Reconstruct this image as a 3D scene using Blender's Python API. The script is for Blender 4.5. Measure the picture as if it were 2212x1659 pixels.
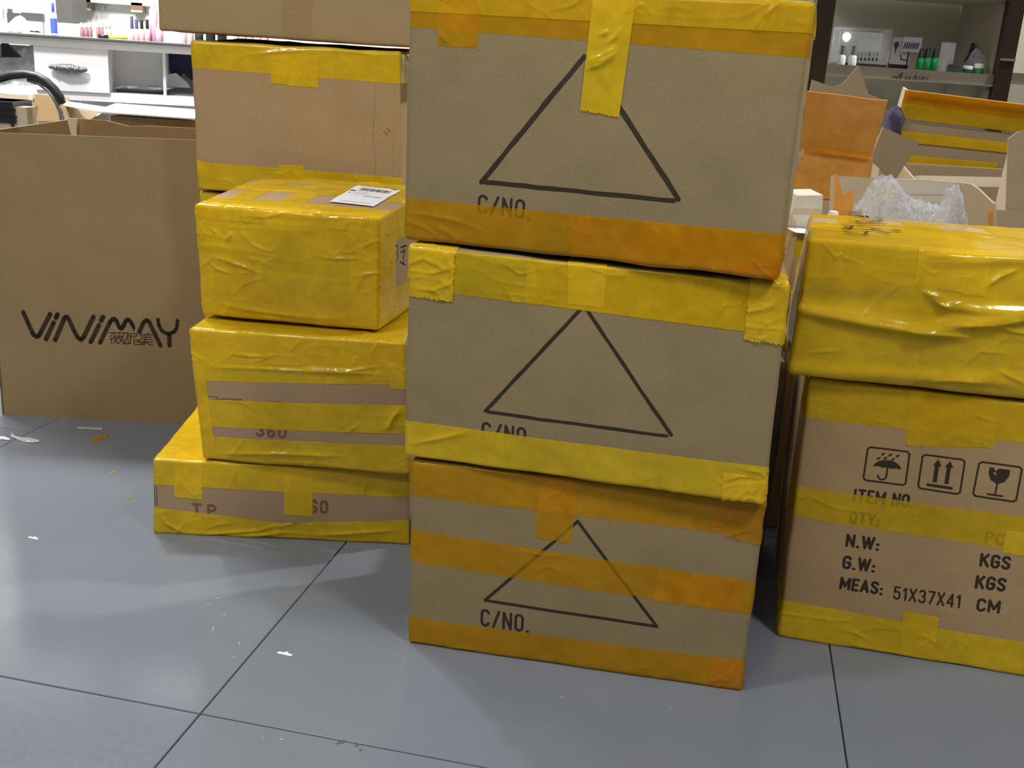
import bpy, bmesh, math, random
import numpy as np
from mathutils import Vector

for o in list(bpy.data.objects):
    bpy.data.objects.remove(o, do_unlink=True)
SC = bpy.context.scene
COL = SC.collection

# ------------------------------------------------------------------ camera
CAM_H, FPX, PITCH, ROLL, CX, CY = 0.88, 2300.0, 0.2967, 0.0659, 1106.0, 829.5
cp, sp, cr, sr = math.cos(PITCH), math.sin(PITCH), math.cos(ROLL), math.sin(ROLL)
FW = np.array([0, cp, -sp]); UP0 = np.array([0, sp, cp]); RT0 = np.array([1.0, 0, 0])
RV = cr * RT0 + sr * UP0
UV_ = -sr * RT0 + cr * UP0
CAMP = np.array([0, 0, CAM_H])
cd = bpy.data.cameras.new('camera'); cam = bpy.data.objects.new('camera', cd); COL.objects.link(cam)
cd.sensor_width = 36; cd.lens = 36 * FPX / 2212; cd.clip_start = 0.05; cd.clip_end = 60
from mathutils import Matrix
M3 = Matrix(((RV[0], UV_[0], -FW[0]), (RV[1], UV_[1], -FW[1]), (RV[2], UV_[2], -FW[2])))
cam.matrix_world = Matrix.Translation(CAMP) @ M3.to_4x4()
SC.camera = cam

# ------------------------------------------------------------------ world, lamps, exposure
w = bpy.data.worlds.new('shop_ambient'); SC.world = w; w.use_nodes = True
w.node_tree.nodes['Background'].inputs[0].default_value = (1.0, 0.97, 0.93, 1)
w.node_tree.nodes['Background'].inputs[1].default_value = 0.16
SC.view_settings.view_transform = 'Standard'; SC.view_settings.look = 'None'
SC.view_settings.gamma = 1.0; SC.view_settings.exposure = 0.0
SC.view_settings.use_curve_mapping = False

def area(name, loc, size, watt, col=(1, 1, 1), target=None, sy=None):
    l = bpy.data.lights.new(name, 'AREA'); l.energy = watt; l.color = col
    l.shape = 'RECTANGLE'; l.size = size; l.size_y = sy or size
    o = bpy.data.objects.new(name, l); COL.objects.link(o); o.location = loc
    d = Vector(target) - Vector(loc) if target else Vector((0, 0, -1))
    o.rotation_euler = d.to_track_quat('-Z', 'Y').to_euler()
    return o
def downlight(name, loc, watt, radius=0.05, col=(1, 1, 1), target=None, ang=2.4):
    l = bpy.data.lights.new(name, 'SPOT'); l.energy = watt; l.color = col
    l.shadow_soft_size = radius; l.spot_size = ang; l.spot_blend = 0.6
    o = bpy.data.objects.new(name, l); COL.objects.link(o); o.location = loc
    d = Vector(target) - Vector(loc) if target else Vector((0, 0, -1))
    o.rotation_euler = d.to_track_quat('-Z', 'Y').to_euler()
    return o
area('ceiling_panel_over_counter', (-1.75, 3.25, 2.65), 1.4, 170, (1, 0.98, 0.95), sy=0.6, target=(-1.9, 4.5, 1.0))
downlight('counter_fill_spot', (-1.75, 2.35, 2.7), 290, 0.12, (1, 0.98, 0.96), target=(-1.6, 3.75, 0.75), ang=0.75)  # added spot that brightens the drawer and counter front, no known lamp
area('front_fill_area', (-0.9, -0.7, 2.75), 1.2, 30, (1, 0.97, 0.93), sy=0.6)  # unseen fill light added behind the camera for the front faces
downlight('downlight_rear_left', (-1.41, 3.15, 2.75), 95, 0.09, (1, 0.98, 0.95))
downlight('downlight_rear_right', (2.05, 2.95, 2.75), 230, 0.06, (1, 0.97, 0.93))
downlight('downlight_near_left', (-1.2, 0.75, 2.7), 94, 0.16, (1, 0.97, 0.94))
downlight('downlight_near_right', (1.15, 0.2, 2.7), 118, 0.22, (1, 0.97, 0.93))

# ------------------------------------------------------------------ measuring helpers
def ray(p): return FW + RV * (p[0] - CX) / FPX - UV_ * (p[1] - CY) / FPX
def atz(p, z): d = ray(p); return CAMP + d * (z - CAM_H) / d[2]
def aty(p, y): d = ray(p); return CAMP + d * y / d[1]
def onpl(p, o, n): d = ray(p); return CAMP + d * (np.dot(o - CAMP, n) / np.dot(d, n))
V3 = lambda *a: np.array(a, float)

def vn(x, y, seed=0):
    x = np.asarray(x, float); y = np.asarray(y, float)
    xi = np.floor(x); yi = np.floor(y); fx = x - xi; fy = y - yi
    fx = fx * fx * (3 - 2 * fx); fy = fy * fy * (3 - 2 * fy)
    def h(a, b):
        s = np.sin(a * 127.1 + b * 311.7 + seed * 74.7) * 43758.5453
        return s - np.floor(s)
    return (h(xi, yi) * (1 - fx) + h(xi + 1, yi) * fx) * (1 - fy) + (h(xi, yi + 1) * (1 - fx) + h(xi + 1, yi + 1) * fx) * fy * 1.0

# ------------------------------------------------------------------ materials
MATS = {}
def nm(name):
    m = bpy.data.materials.new(name); m.use_nodes = True; MATS[name] = m
    nt = m.node_tree; b = nt.nodes['Principled BSDF']
    return m, nt, b
def noise(nt, scale, detail=3, rough=0.6, vec=None, dist=0.0):
    n = nt.nodes.new('ShaderNodeTexNoise'); n.inputs['Scale'].default_value = scale
    n.inputs['Detail'].default_value = detail; n.inputs['Roughness'].default_value = rough
    n.inputs['Distortion'].default_value = dist
    if vec: nt.links.new(vec, n.inputs['Vector'])
    return n
def coords(nt, scale=None):
    t = nt.nodes.new('ShaderNodeTexCoord')
    if not scale: return t.outputs['Object']
    mp = nt.nodes.new('ShaderNodeMapping'); mp.inputs['Scale'].default_value = scale
    nt.links.new(t.outputs['Object'], mp.inputs['Vector']); return mp.outputs['Vector']
def ramp(nt, src, stops):
    r = nt.nodes.new('ShaderNodeValToRGB'); el = r.color_ramp.elements
    while len(el) < len(stops): el.new(0.5)
    for e, (p, c) in zip(el, stops): e.position = p; e.color = c if len(c) == 4 else (*c, 1)
    nt.links.new(src, r.inputs[0]); return r
def bump(nt, b, src, strength, dist, prev=None):
    n = nt.nodes.new('ShaderNodeBump'); n.inputs['Strength'].default_value = strength; n.inputs['Distance'].default_value = dist
    nt.links.new(src, n.inputs['Height'])
    if prev: nt.links.new(prev.outputs[0], n.inputs['Normal'])
    nt.links.new(n.outputs[0], b.inputs['Normal']); return n
def plain(name, col, rough=0.5, metal=0.0, spec=0.5, emit=None, var=0.0, vscale=30):
    m, nt, b = nm(name)
    b.inputs['Base Color'].default_value = (*col, 1); b.inputs['Roughness'].default_value = rough
    b.inputs['Metallic'].default_value = metal; b.inputs['Specular IOR Level'].default_value = spec
    if var:
        n = noise(nt, vscale, 4, 0.6, coords(nt))
        r = ramp(nt, n.outputs[0], [(0.3, tuple(c * (1 - var) for c in col)), (0.7, tuple(min(1, c * (1 + var)) for c in col))])
        nt.links.new(r.outputs[0], b.inputs['Base Color'])
    if emit:
        b.inputs['Emission Color'].default_value = (*emit[0], 1); b.inputs['Emission Strength'].default_value = emit[1]
    return m
def kraft(name, col):
    m, nt, b = nm(name)
    b.inputs['Roughness'].default_value = 0.82; b.inputs['Specular IOR Level'].default_value = 0.25
    v = coords(nt)
    n1 = noise(nt, 9, 3, 0.5, v); n2 = noise(nt, 420, 2, 0.7, v)
    mx = nt.nodes.new('ShaderNodeMath'); mx.operation = 'MULTIPLY_ADD'; mx.inputs[1].default_value = 0.30
    ad = nt.nodes.new('ShaderNodeMath'); ad.operation = 'MULTIPLY'; ad.inputs[1].default_value = 0.70
    nt.links.new(n2.outputs[0], ad.inputs[0]); nt.links.new(n1.outputs[0], mx.inputs[0]); nt.links.new(ad.outputs[0], mx.inputs[2])
    r = ramp(nt, mx.outputs[0], [(0.28, tuple(c * 0.80 for c in col)), (0.5, col), (0.72, tuple(min(1, c * 1.14) for c in col))])
    nt.links.new(r.outputs[0], b.inputs['Base Color'])
    wv = noise(nt, 1.0, 1, 0.5, coords(nt, (170, 170, 3)))
    p = bump(nt, b, wv.outputs[0], 0.10, 0.002)
    bump(nt, b, n2.outputs[0], 0.10, 0.001, p)
    return m
def tape(name, col, tint, fac, seed=0.0):
    m, nt, b = nm(name)
    b.inputs['Roughness'].default_value = 0.15; b.inputs['Specular IOR Level'].default_value = 0.5
    v = coords(nt)
    n1 = noise(nt, 17 + seed, 5, 0.62, coords(nt, (1, 1, 1.3)), 0.7)
    n2 = noise(nt, 55, 3, 0.6, v, 0.3)
    av = nt.nodes.new('ShaderNodeMath'); av.operation = 'MULTIPLY_ADD'; av.inputs[1].default_value = 0.3
    hv = nt.nodes.new('ShaderNodeMath'); hv.operation = 'MULTIPLY'; hv.inputs[1].default_value = 0.7
    nt.links.new(n1.outputs[0], hv.inputs[0]); nt.links.new(n2.outputs[0], av.inputs[0]); nt.links.new(hv.outputs[0], av.inputs[2])
    r = ramp(nt, av.outputs[0], [(0.36, tuple(c * 0.91 for c in col)), (0.64, tuple(min(1, c * 1.04) for c in col))])
    nt.links.new(r.outputs[0], b.inputs['Base Color'])
    n3 = noise(nt, 22, 3, 0.5, v, 0.5)
    n4 = noise(nt, 150, 3, 0.6, v, 0.4)
    p = bump(nt, b, n3.outputs[0], 0.07, 0.005)
    bump(nt, b, n4.outputs[0], 0.16, 0.0012, p)
    tr = nt.nodes.new('ShaderNodeBsdfTransparent'); tr.inputs[0].default_value = (*tint, 1)
    mx = nt.nodes.new('ShaderNodeMixShader')
    f = ramp(nt, av.outputs[0], [(0.36, (fac - 0.06,) * 3), (0.64, (fac + 0.06,) * 3)])
    nt.links.new(f.outputs[0], mx.inputs[0]); nt.links.new(tr.outputs[0], mx.inputs[1]); nt.links.new(b.outputs[0], mx.inputs[2])
    nt.links.new(mx.outputs[0], nt.nodes['Material Output'].inputs[0])
    return m
def film(name, tint=(0.97, 0.97, 0.97), fac=0.2, rough=0.06, col=(0.9, 0.9, 0.92), sc=60):
    m, nt, b = nm(name)
    b.inputs['Roughness'].default_value = rough; b.inputs['Base Color'].default_value = (*col, 1); b.inputs['Specular IOR Level'].default_value = 0.9
    n = noise(nt, sc, 4, 0.6, coords(nt), 0.6); bump(nt, b, n.outputs[0], 0.45, 0.01)
    tr = nt.nodes.new('ShaderNodeBsdfTransparent'); tr.inputs[0].default_value = (*tint, 1)
    mx = nt.nodes.new('ShaderNodeMixShader'); mx.inputs[0].default_value = fac
    nt.links.new(tr.outputs[0], mx.inputs[1]); nt.links.new(b.outputs[0], mx.inputs[2])
    nt.links.new(mx.outputs[0], nt.nodes['Material Output'].inputs[0])
    return m
K_GREY = kraft('kraft_grey', (0.29, 0.222, 0.115))
K_WARM = kraft('kraft_warm', (0.42, 0.285, 0.145))
K_BROWN = kraft('kraft_brown', (0.39, 0.28, 0.14))
K_TAN = kraft('kraft_tan', (0.33, 0.232, 0.115))
K_PINK = kraft('kraft_pink', (0.4, 0.272, 0.16))
K_LIGHT = kraft('kraft_pale', (0.62, 0.52, 0.38))
K_BG = kraft('kraft_greyish', (0.44, 0.345, 0.22))
K_GREYW = kraft('kraft_white', (0.66, 0.61, 0.50))
T_YEL = tape('tape_yellow', (0.98, 0.665, 0.022), (1.0, 0.90, 0.14), 0.56)
T_YEL2 = tape('tape_yellow_clear', (0.96, 0.665, 0.026), (1.0, 0.92, 0.20), 0.36, 3)
T_ORG = tape('tape_orange', (0.90, 0.45, 0.018), (1.0, 0.84, 0.20), 0.30, 5)
T_ORGD = tape('tape_orange_deep', (0.84, 0.385, 0.018), (0.98, 0.76, 0.16), 0.34, 7)
T_CLR = film('tape_clear', (0.95, 0.90, 0.82), 0.14, 0.2, (0.7, 0.6, 0.45), 30)
INK = plain('printing_ink', (0.030, 0.019, 0.007), 0.6, var=0.25, vscale=200)
INK_BR = plain('faded_brown_ink', (0.20, 0.095, 0.05), 0.7, var=0.2, vscale=200)
INK_BK = plain('marker_ink', (0.012, 0.012, 0.014), 0.35)
FILM = film('clear_plastic_film', fac=0.22)
PAPER = plain('white_paper', (0.85, 0.87, 0.9), 0.6)

# ------------------------------------------------------------------ object helpers
BASE = {}
def setp(o, label=None, cat=None, group=None, kind=None):
    if label: o['label'] = label
    if cat: o['category'] = cat
    if group: o['group'] = group
    if kind: o['kind'] = kind
    return o
def thing(name, base, label, cat, group=None):
    o = bpy.data.objects.new(name, None); COL.objects.link(o); o.empty_display_size = 0.05
    o.location = Vector(base); BASE[o] = np.array(base, float)
    return setp(o, label, cat, group)
def obj(name, V, F, mat, parent=None, base=None, smooth=True, weld=False, sharp=None):
    V = np.asarray(V, float)
    if parent is not None: b = BASE[parent]
    else: b = np.array(base if base is not None else [V[:, 0].mean(), V[:, 1].mean(), V[:, 2].min()], float)
    me = bpy.data.meshes.new(name)
    me.from_pydata((V - b).tolist(), [], F if isinstance(F, list) else F.tolist()); 
    if weld:
        bm = bmesh.new(); bm.from_mesh(me); bmesh.ops.remove_doubles(bm, verts=bm.verts, dist=2e-5)
        bmesh.ops.recalc_face_normals(bm, faces=bm.faces) if weld == 'n' else None
        bm.to_mesh(me); bm.free()
    me.materials.append(mat)
    if smooth:
        me.polygons.foreach_set('use_smooth', [True] * len(me.polygons))
        if sharp: me.set_sharp_from_angle(angle=sharp)
    o = bpy.data.objects.new(name, me); COL.objects.link(o); BASE[o] = b
    if parent is not None: o.parent = parent
    else: o.location = Vector(b)
    return o
class MB:
    def __init__(s): s.V = []; s.F = []
    def add(s, V, F):
        k = len(s.V); s.V += [list(map(float, v)) for v in V]; s.F += [[i + k for i in f] for f in F]; return s
    def grid(s, P):   # P (n,m,3)
        n, m = P.shape[:2]; k = len(s.V); s.V += P.reshape(-1, 3).tolist()
        a = (np.arange(n - 1)[:, None] * m + np.arange(m - 1)[None, :]).reshape(-1) + k
        s.F += np.stack([a, a + 1, a + m + 1, a + m], 1).tolist(); return s
    def box(s, c, size, rz=0.0, top=1.0):
        x, y, z = [d / 2 for d in size]; V = []
        for k in (-1, 1):
            t = top if k > 0 else 1.0
            for i, j in ((-1, -1), (1, -1), (1, 1), (-1, 1)):
                px, py = i * x * t, j * y * t
                V.append((c[0] + px * math.cos(rz) - py * math.sin(rz), c[1] + px * math.sin(rz) + py * math.cos(rz), c[2] + k * z))
        return s.add(V, [(3, 2, 1, 0), (4, 5, 6, 7), (0, 1, 5, 4), (1, 2, 6, 5), (2, 3, 7, 6), (3, 0, 4, 7)])
    def prism(s, pts, thick):
        pts = [np.array(p, float) for p in pts]; n = np.zeros(3)
        for i in range(len(pts)): n += np.cross(pts[i] - pts[0], pts[(i + 1) % len(pts)] - pts[0])
        n /= np.linalg.norm(n); N = len(pts)
        V = pts + [p - n * thick for p in pts]
        F = [list(range(N)), list(range(2 * N - 1, N - 1, -1))] + [[i, i + N, (i + 1) % N + N, (i + 1) % N] for i in range(N)]
        return s.add(V, F)
    def lathe(s, c, prof, n=16):
        V = []; m = len(prof)
        for r, z in prof:
            for i in range(n):
                a = 2 * math.pi * i / n; V.append((c[0] + r * math.cos(a), c[1] + r * math.sin(a), c[2] + z))
        F = [[j * n + i, j * n + (i + 1) % n, (j + 1) * n + (i + 1) % n, (j + 1) * n + i] for j in range(m - 1) for i in range(n)]
        F += [list(range(n - 1, -1, -1)), [(m - 1) * n + i for i in range(n)]]
        return s.add(V, F)
    def tube(s, pts, r, n=10, flat=1.0):
        pts = [Vector(p) for p in pts]; V = []; rr = r if isinstance(r, (list, tuple)) else [r] * len(pts)
        ref = Vector((0, 0, 1)); prev = None
        for i, p in enumerate(pts):
            t = (pts[min(i + 1, len(pts) - 1)] - pts[max(i - 1, 0)]).normalized()
            a = t.cross(ref) if prev is None else prev - t * prev.dot(t)
            if a.length < 1e-4: a = t.cross(Vector((0, 1, 0)))
            a.normalize(); prev = a; b = t.cross(a)
            for k in range(n):
                an = 2 * math.pi * k / n; V.append(p + a * math.cos(an) * rr[i] + b * math.sin(an) * rr[i] * flat)
        F = [[i * n + k, i * n + (k + 1) % n, (i + 1) * n + (k + 1) % n, (i + 1) * n + k] for i in range(len(pts) - 1) for k in range(n)]
        F += [list(range(n - 1, -1, -1)), [(len(pts) - 1) * n + k for k in range(n)]]
        return s.add(V, F)
    def build(s, name, mat, parent=None, base=None, smooth=False, sharp=None, weld=False):
        return obj(name, s.V, s.F, mat, parent, base, smooth, weld, sharp)

def polyd(px, py, line):
    d = np.full(px.shape, 1e9); tt = np.zeros(px.shape); tot = 0; acc = []
    L = [math.dist(line[i], line[i + 1]) for i in range(len(line) - 1)]; T = sum(L); run = 0
    for i in range(len(line) - 1):
        ax, ay = line[i]; bx, by = line[i + 1]; l2 = (bx - ax) ** 2 + (by - ay) ** 2 + 1e-12
        t = np.clip(((px - ax) * (bx - ax) + (py - ay) * (by - ay)) / l2, 0, 1)
        dd = np.hypot(px - ax - t * (bx - ax), py - ay - t * (by - ay)); s = (run + t * L[i]) / T
        m = dd < d; d = np.where(m, dd, d); tt = np.where(m, s, tt); run += L[i]
    return d, tt

class Box:
    """a soft carton: eight corners, rounded edges, bulging faces; decals follow its surface"""
    def __init__(s, A, B, C, D, depth, r=0.004, bulge=0.0, namp=0.0, nsc=14, seed=1, folds=None, backs=None):
        A, B, C, D = map(lambda p: np.array(p, float), (A, B, C, D))
        x = B - A; n = np.array([-x[1], x[0], 0]); n /= np.linalg.norm(n)
        if backs is None: backs = [p + n * depth for p in (A, B, C, D)]
        s.c = [A, B, C, D] + [np.array(p, float) for p in backs]
        s.W = np.linalg.norm(B - A); s.H = np.linalg.norm(D - A); s.D = depth
        s.dim = np.array([s.W, s.D, s.H]); s.r = r
        s.bulge = bulge if isinstance(bulge, dict) else dict(front=bulge, top=0.0, left=bulge, right=bulge, back=0, bottom=0)
        s.namp, s.nsc, s.seed = namp, nsc, seed; s.folds = folds or []
        s.base = (s.c[0] + s.c[1] + s.c[4] + s.c[5]) / 4
    FA = dict(front=(0, 2), back=(0, 2), left=(1, 2), right=(1, 2), top=(0, 1), bottom=(0, 1))
    def size(s, f): a, b = s.FA[f]; return s.dim[a], s.dim[b]
    def surf(s, face, u, v, off=0.0):
        u = np.asarray(u, float); v = np.asarray(v, float); P = np.zeros(u.shape + (3,))
        a, b = s.FA[face]; P[..., a] = u * s.dim[a]; P[..., b] = v * s.dim[b]
        c = 3 - a - b; P[..., c] = s.dim[c] if face in ('right', 'top', 'back') else 0.0
        uu = np.clip(u, 0, 1); vv = np.clip(v, 0, 1)
        rel = s.bulge.get(face, 0) * 16 * uu * (1 - uu) * vv * (1 - vv)
        if s.namp:
            q = P * s.nsc
            rel = rel + s.namp * (vn(q[..., 0] + q[..., 1] * .7, q[..., 2] - q[..., 1] * .6, s.seed) - .5 + .4 * (vn(2.3 * q[..., 0] + 9, 2.3 * q[..., 2] + 1.7 * q[..., 1], s.seed + 3) - .5)) * 2
        for (ff, line, amp, wid) in s.folds:
            if ff == face:
                d, t = polyd(u * s.dim[a], v * s.dim[b], line)
                rel = rel + amp * np.exp(-(d / wid) ** 2) * np.sin(np.pi * np.clip(t * .9 + .05, 0, 1)) ** .6
        q = np.clip(P, s.r, s.dim - s.r); d = P - q; L = np.linalg.norm(d, axis=-1, keepdims=True)
        d = d / np.maximum(L, 1e-9)
        P = q + d * (s.r + np.asarray(off + rel)[..., None])
        t = P / s.dim; x, y, z = t[..., 0:1], t[..., 1:2], t[..., 2:3]; c_ = s.c
        f = (c_[0] * (1 - x) + c_[1] * x) * (1 - z) + (c_[3] * (1 - x) + c_[2] * x) * z
        g = (c_[4] * (1 - x) + c_[5] * x) * (1 - z) + (c_[7] * (1 - x) + c_[6] * x) * z
        return f * (1 - y) + g * y
    def uv(s, face, pts):
        """photo pixel -> position on a face (fractions of its width and height)"""
        c = s.c; Q = dict(front=(c[0], c[1], c[2], c[3]), top=(c[3], c[2], c[6], c[7]), left=(c[0], c[4], c[7], c[3]), right=(c[1], c[5], c[6], c[2]))[face]
        out = []
        n = np.cross(Q[1] - Q[0], Q[3] - Q[0])
        for p in pts:
            X = onpl(p, Q[0], n); u = v = 0.5
            for _ in range(12):
                S = (Q[0] * (1 - u) + Q[1] * u) * (1 - v) + (Q[3] * (1 - u) + Q[2] * u) * v
                du = (Q[1] - Q[0]) * (1 - v) + (Q[2] - Q[3]) * v; dv = (Q[3] - Q[0]) * (1 - u) + (Q[2] - Q[1]) * u
                A = np.stack([du, dv], 1); d = np.linalg.lstsq(A, X - S, rcond=None)[0]; u += d[0]; v += d[1]
            out.append((u, v))
        return out
    def body(s, name, mat, parent, step=0.008, faces=('front', 'top', 'left', 'right', 'back', 'bottom')):
        mb = MB()
        for f in faces:
            w_, h_ = s.size(f)
            def brk(L):
                k = max(2, int((L - 2 * s.r) / step)); r = s.r
                return np.concatenate([[0, r * .5], np.linspace(r, L - r, k), [L - r * .5, L]]) / L
            U, W = np.meshgrid(brk(w_), brk(h_), indexing='ij'); G = s.surf(f, U, W)
            if f in ('top', 'front', 'right'): pass
            else: G = G[::-1]
            mb.grid(G[::-1] if f in () else G)
        return obj(name, mb.V, mb.F, mat, parent, smooth=True, weld='n')
    def tape(s, parent, mat, pieces, lvl=1, name='tape_strip', step=0.002, crinkle=None, creases=(), rnd=0, seed=1, label=None, jagamp=0.0025):
        """pieces: (face, quad uv [bl,br,tr,tl], jagged sides)"""
        rg = np.random.RandomState(seed); mb = MB(); cr = list(creases)
        for pc in pieces:
            face, Q = pc[0], [np.array(q, float) for q in pc[1]]; jag = pc[2] if len(pc) > 2 else ''
            w_, h_ = s.size(face); sc = np.array([w_, h_])
            lu = max(np.linalg.norm((Q[1] - Q[0]) * sc), np.linalg.norm((Q[2] - Q[3]) * sc)); lv = max(np.linalg.norm((Q[3] - Q[0]) * sc), np.linalg.norm((Q[2] - Q[1]) * sc))
            nu, nv = max(4, int(lu / step)), max(4, int(lv / step))
            a, b = np.meshgrid(np.linspace(0, 1, nu), np.linspace(0, 1, nv), indexing='ij')
            if 'l' in jag: a[0, :] += rg.rand(nv) * jagamp / lu
            if 'r' in jag: a[-1, :] -= rg.rand(nv) * jagamp / lu
            if 'b' in jag: b[:, 0] += rg.rand(nu) * jagamp / lv
            if 't' in jag: b[:, -1] -= rg.rand(nu) * jagamp / lv
            A_, B_ = a[..., None], b[..., None]
            uv = (Q[0] * (1 - A_) + Q[1] * A_) * (1 - B_) + (Q[3] * (1 - A_) + Q[2] * A_) * B_
            u, v = uv[..., 0], uv[..., 1]; off = np.full(u.shape, 0.00038 * lvl)
            X, Y = u * w_, v * h_
            if crinkle:
                am, sx, sy = crinkle
                n_ = 1 - np.abs(2 * vn(X * sx + 3 * vn(X * 9, Y * 9, seed), Y * sy, seed + 5) - 1)
                msk = np.clip(vn(X * 6, Y * 6, seed + 9) * 2 - .7, 0, 1)
                off = off + am * n_ ** 9 * msk
            lines = [(f, l, am, wd) for (f, l, am, wd) in cr if f == face]
            for _ in range(rnd):
                c0 = Q[0] * 0; k1, k2 = rg.rand(2); c0 = ((Q[0] * (1 - k1) + Q[1] * k1) * (1 - k2) + (Q[3] * (1 - k1) + Q[2] * k1) * k2) * sc
                an = rg.normal(0, .45) + (0 if rg.rand() < .7 else 1.2); ln = rg.uniform(.02, .09)
                dx, dy = math.cos(an) * ln, math.sin(an) * ln; bd = rg.normal(0, .012)
                lines.append((face, [(c0[0] - dx / 2, c0[1] - dy / 2), (c0[0] - dy * .1, c0[1] + bd), (c0[0] + dx / 2, c0[1] + dy / 2)], rg.uniform(.0006, .0020), rg.uniform(.0012, .0026)))
            for (f, l, am, wd) in lines:
                d, t = polyd(X, Y, l); wb = 0.0009 * (vn(X * 140, Y * 140, 3) - .5); off = off + 1.5 * am * np.exp(-np.sqrt((d + wb) ** 2 + 2.5e-7) / wd * 1.25) * np.sin(np.pi * np.clip(t, 0.02, .98)) ** .7
            G = s.surf(face, u, v, off)
            mb.grid(G if face in ('front', 'top', 'right') else G[::-1])
        o = obj(name, mb.V, mb.F, mat, parent, smooth=True, weld='y')
        if label: o['label'] = label
        return o
    # ---- flat print
    def ribbon(s, mb, face, line, wd, off=0.00024, cap=True):
        """line in metres on the face"""
        w_, h_ = s.size(face)
        def put(P, F):
            P = np.array(P); mb.add(s.surf(face, P[:, 0] / w_, P[:, 1] / h_, off), F)
        ws = wd if isinstance(wd, (list, tuple)) else [wd] * len(line)
        for i in range(len(line) - 1):
            a, b = np.array(line[i]), np.array(line[i + 1]); L = np.linalg.norm(b - a)
            if L < 1e-6: continue
            t = (b - a) / L; n = np.array([-t[1], t[0]]); k = max(1, int(L / 0.012)); P = []
            for j in range(k + 1):
                q = a + (b - a) * j / k; hw = (ws[i] + (ws[i + 1] - ws[i]) * j / k) / 2; P += [q + n * hw, q - n * hw]
            put(P, [[2 * j, 2 * j + 1, 2 * j + 3, 2 * j + 2] for j in range(k)])
        rng = range(len(line)) if cap else range(1, len(line) - 1)
        for i in rng:
            c = np.array(line[i]); P = [c + ws[i] / 2 * np.array([math.cos(k * math.pi / 5), math.sin(k * math.pi / 5)]) for k in range(10)]
            put(P, [list(range(10))])
    def fill(s, mb, face, pts, off=0.00024):
        w_, h_ = s.size(face); P = np.array(pts); mb.add(s.surf(face, P[:, 0] / w_, P[:, 1] / h_, off), [list(range(len(pts)))])
    def m(s, face, pts):
        w_, h_ = s.size(face); return [(u * w_, v * h_) for u, v in s.uv(face, pts)]
    def ink_lines(s, parent, name, face, lines, mat=None, cap=True, off=0.00024, wob=0.0, seed=0):
        """lines: ([photo pixels], width m)"""
        mb = MB(); rg = random.Random(seed)
        for l, wd in lines:
            P = s.m(face, l)
            if wob:
                Q = []; W_ = []
                for i in range(len(P) - 1):
                    k = 14
                    for j in range(k): Q.append(tuple(P[i][c] + (P[i + 1][c] - P[i][c]) * j / k + rg.uniform(-wob, wob) for c in (0, 1))); W_.append(wd * rg.uniform(.88, 1.1))
                Q.append(P[-1]); W_.append(wd); P = Q; wd = W_
            s.ribbon(mb, face, P, wd, off, cap)
        return obj(name, mb.V, mb.F, mat or INK, parent, smooth=False)
    def text(s, parent, face, txt, bl, br, tl, mat=None, weight=0.16, name='lettering', off=0.00024, gap=.28, slant=0.0):
        o_, ex, ey = [np.array(q) for q in s.m(face, [bl, br, tl])]; ex = ex - o_; ey = ey - o_
        hgt = np.linalg.norm(ey); adv = 0; items = []
        for ch in txt:
            if ch == ' ': adv += .4; continue
            wd, st = GL[ch]; items.append((adv, st)); adv += wd + gap
        adv -= gap; mb = MB()
        for a0, st in items:
            for l in st:
                P = [tuple(o_ + ex * ((a0 + x + slant * y) / adv) + ey * (weight / 2 + y * (1 - weight))) for x, y in l]
                s.ribbon(mb, face, P, weight * hgt, off)
        return obj(name, mb.V, mb.F, mat or INK, parent, smooth=False)

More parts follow.
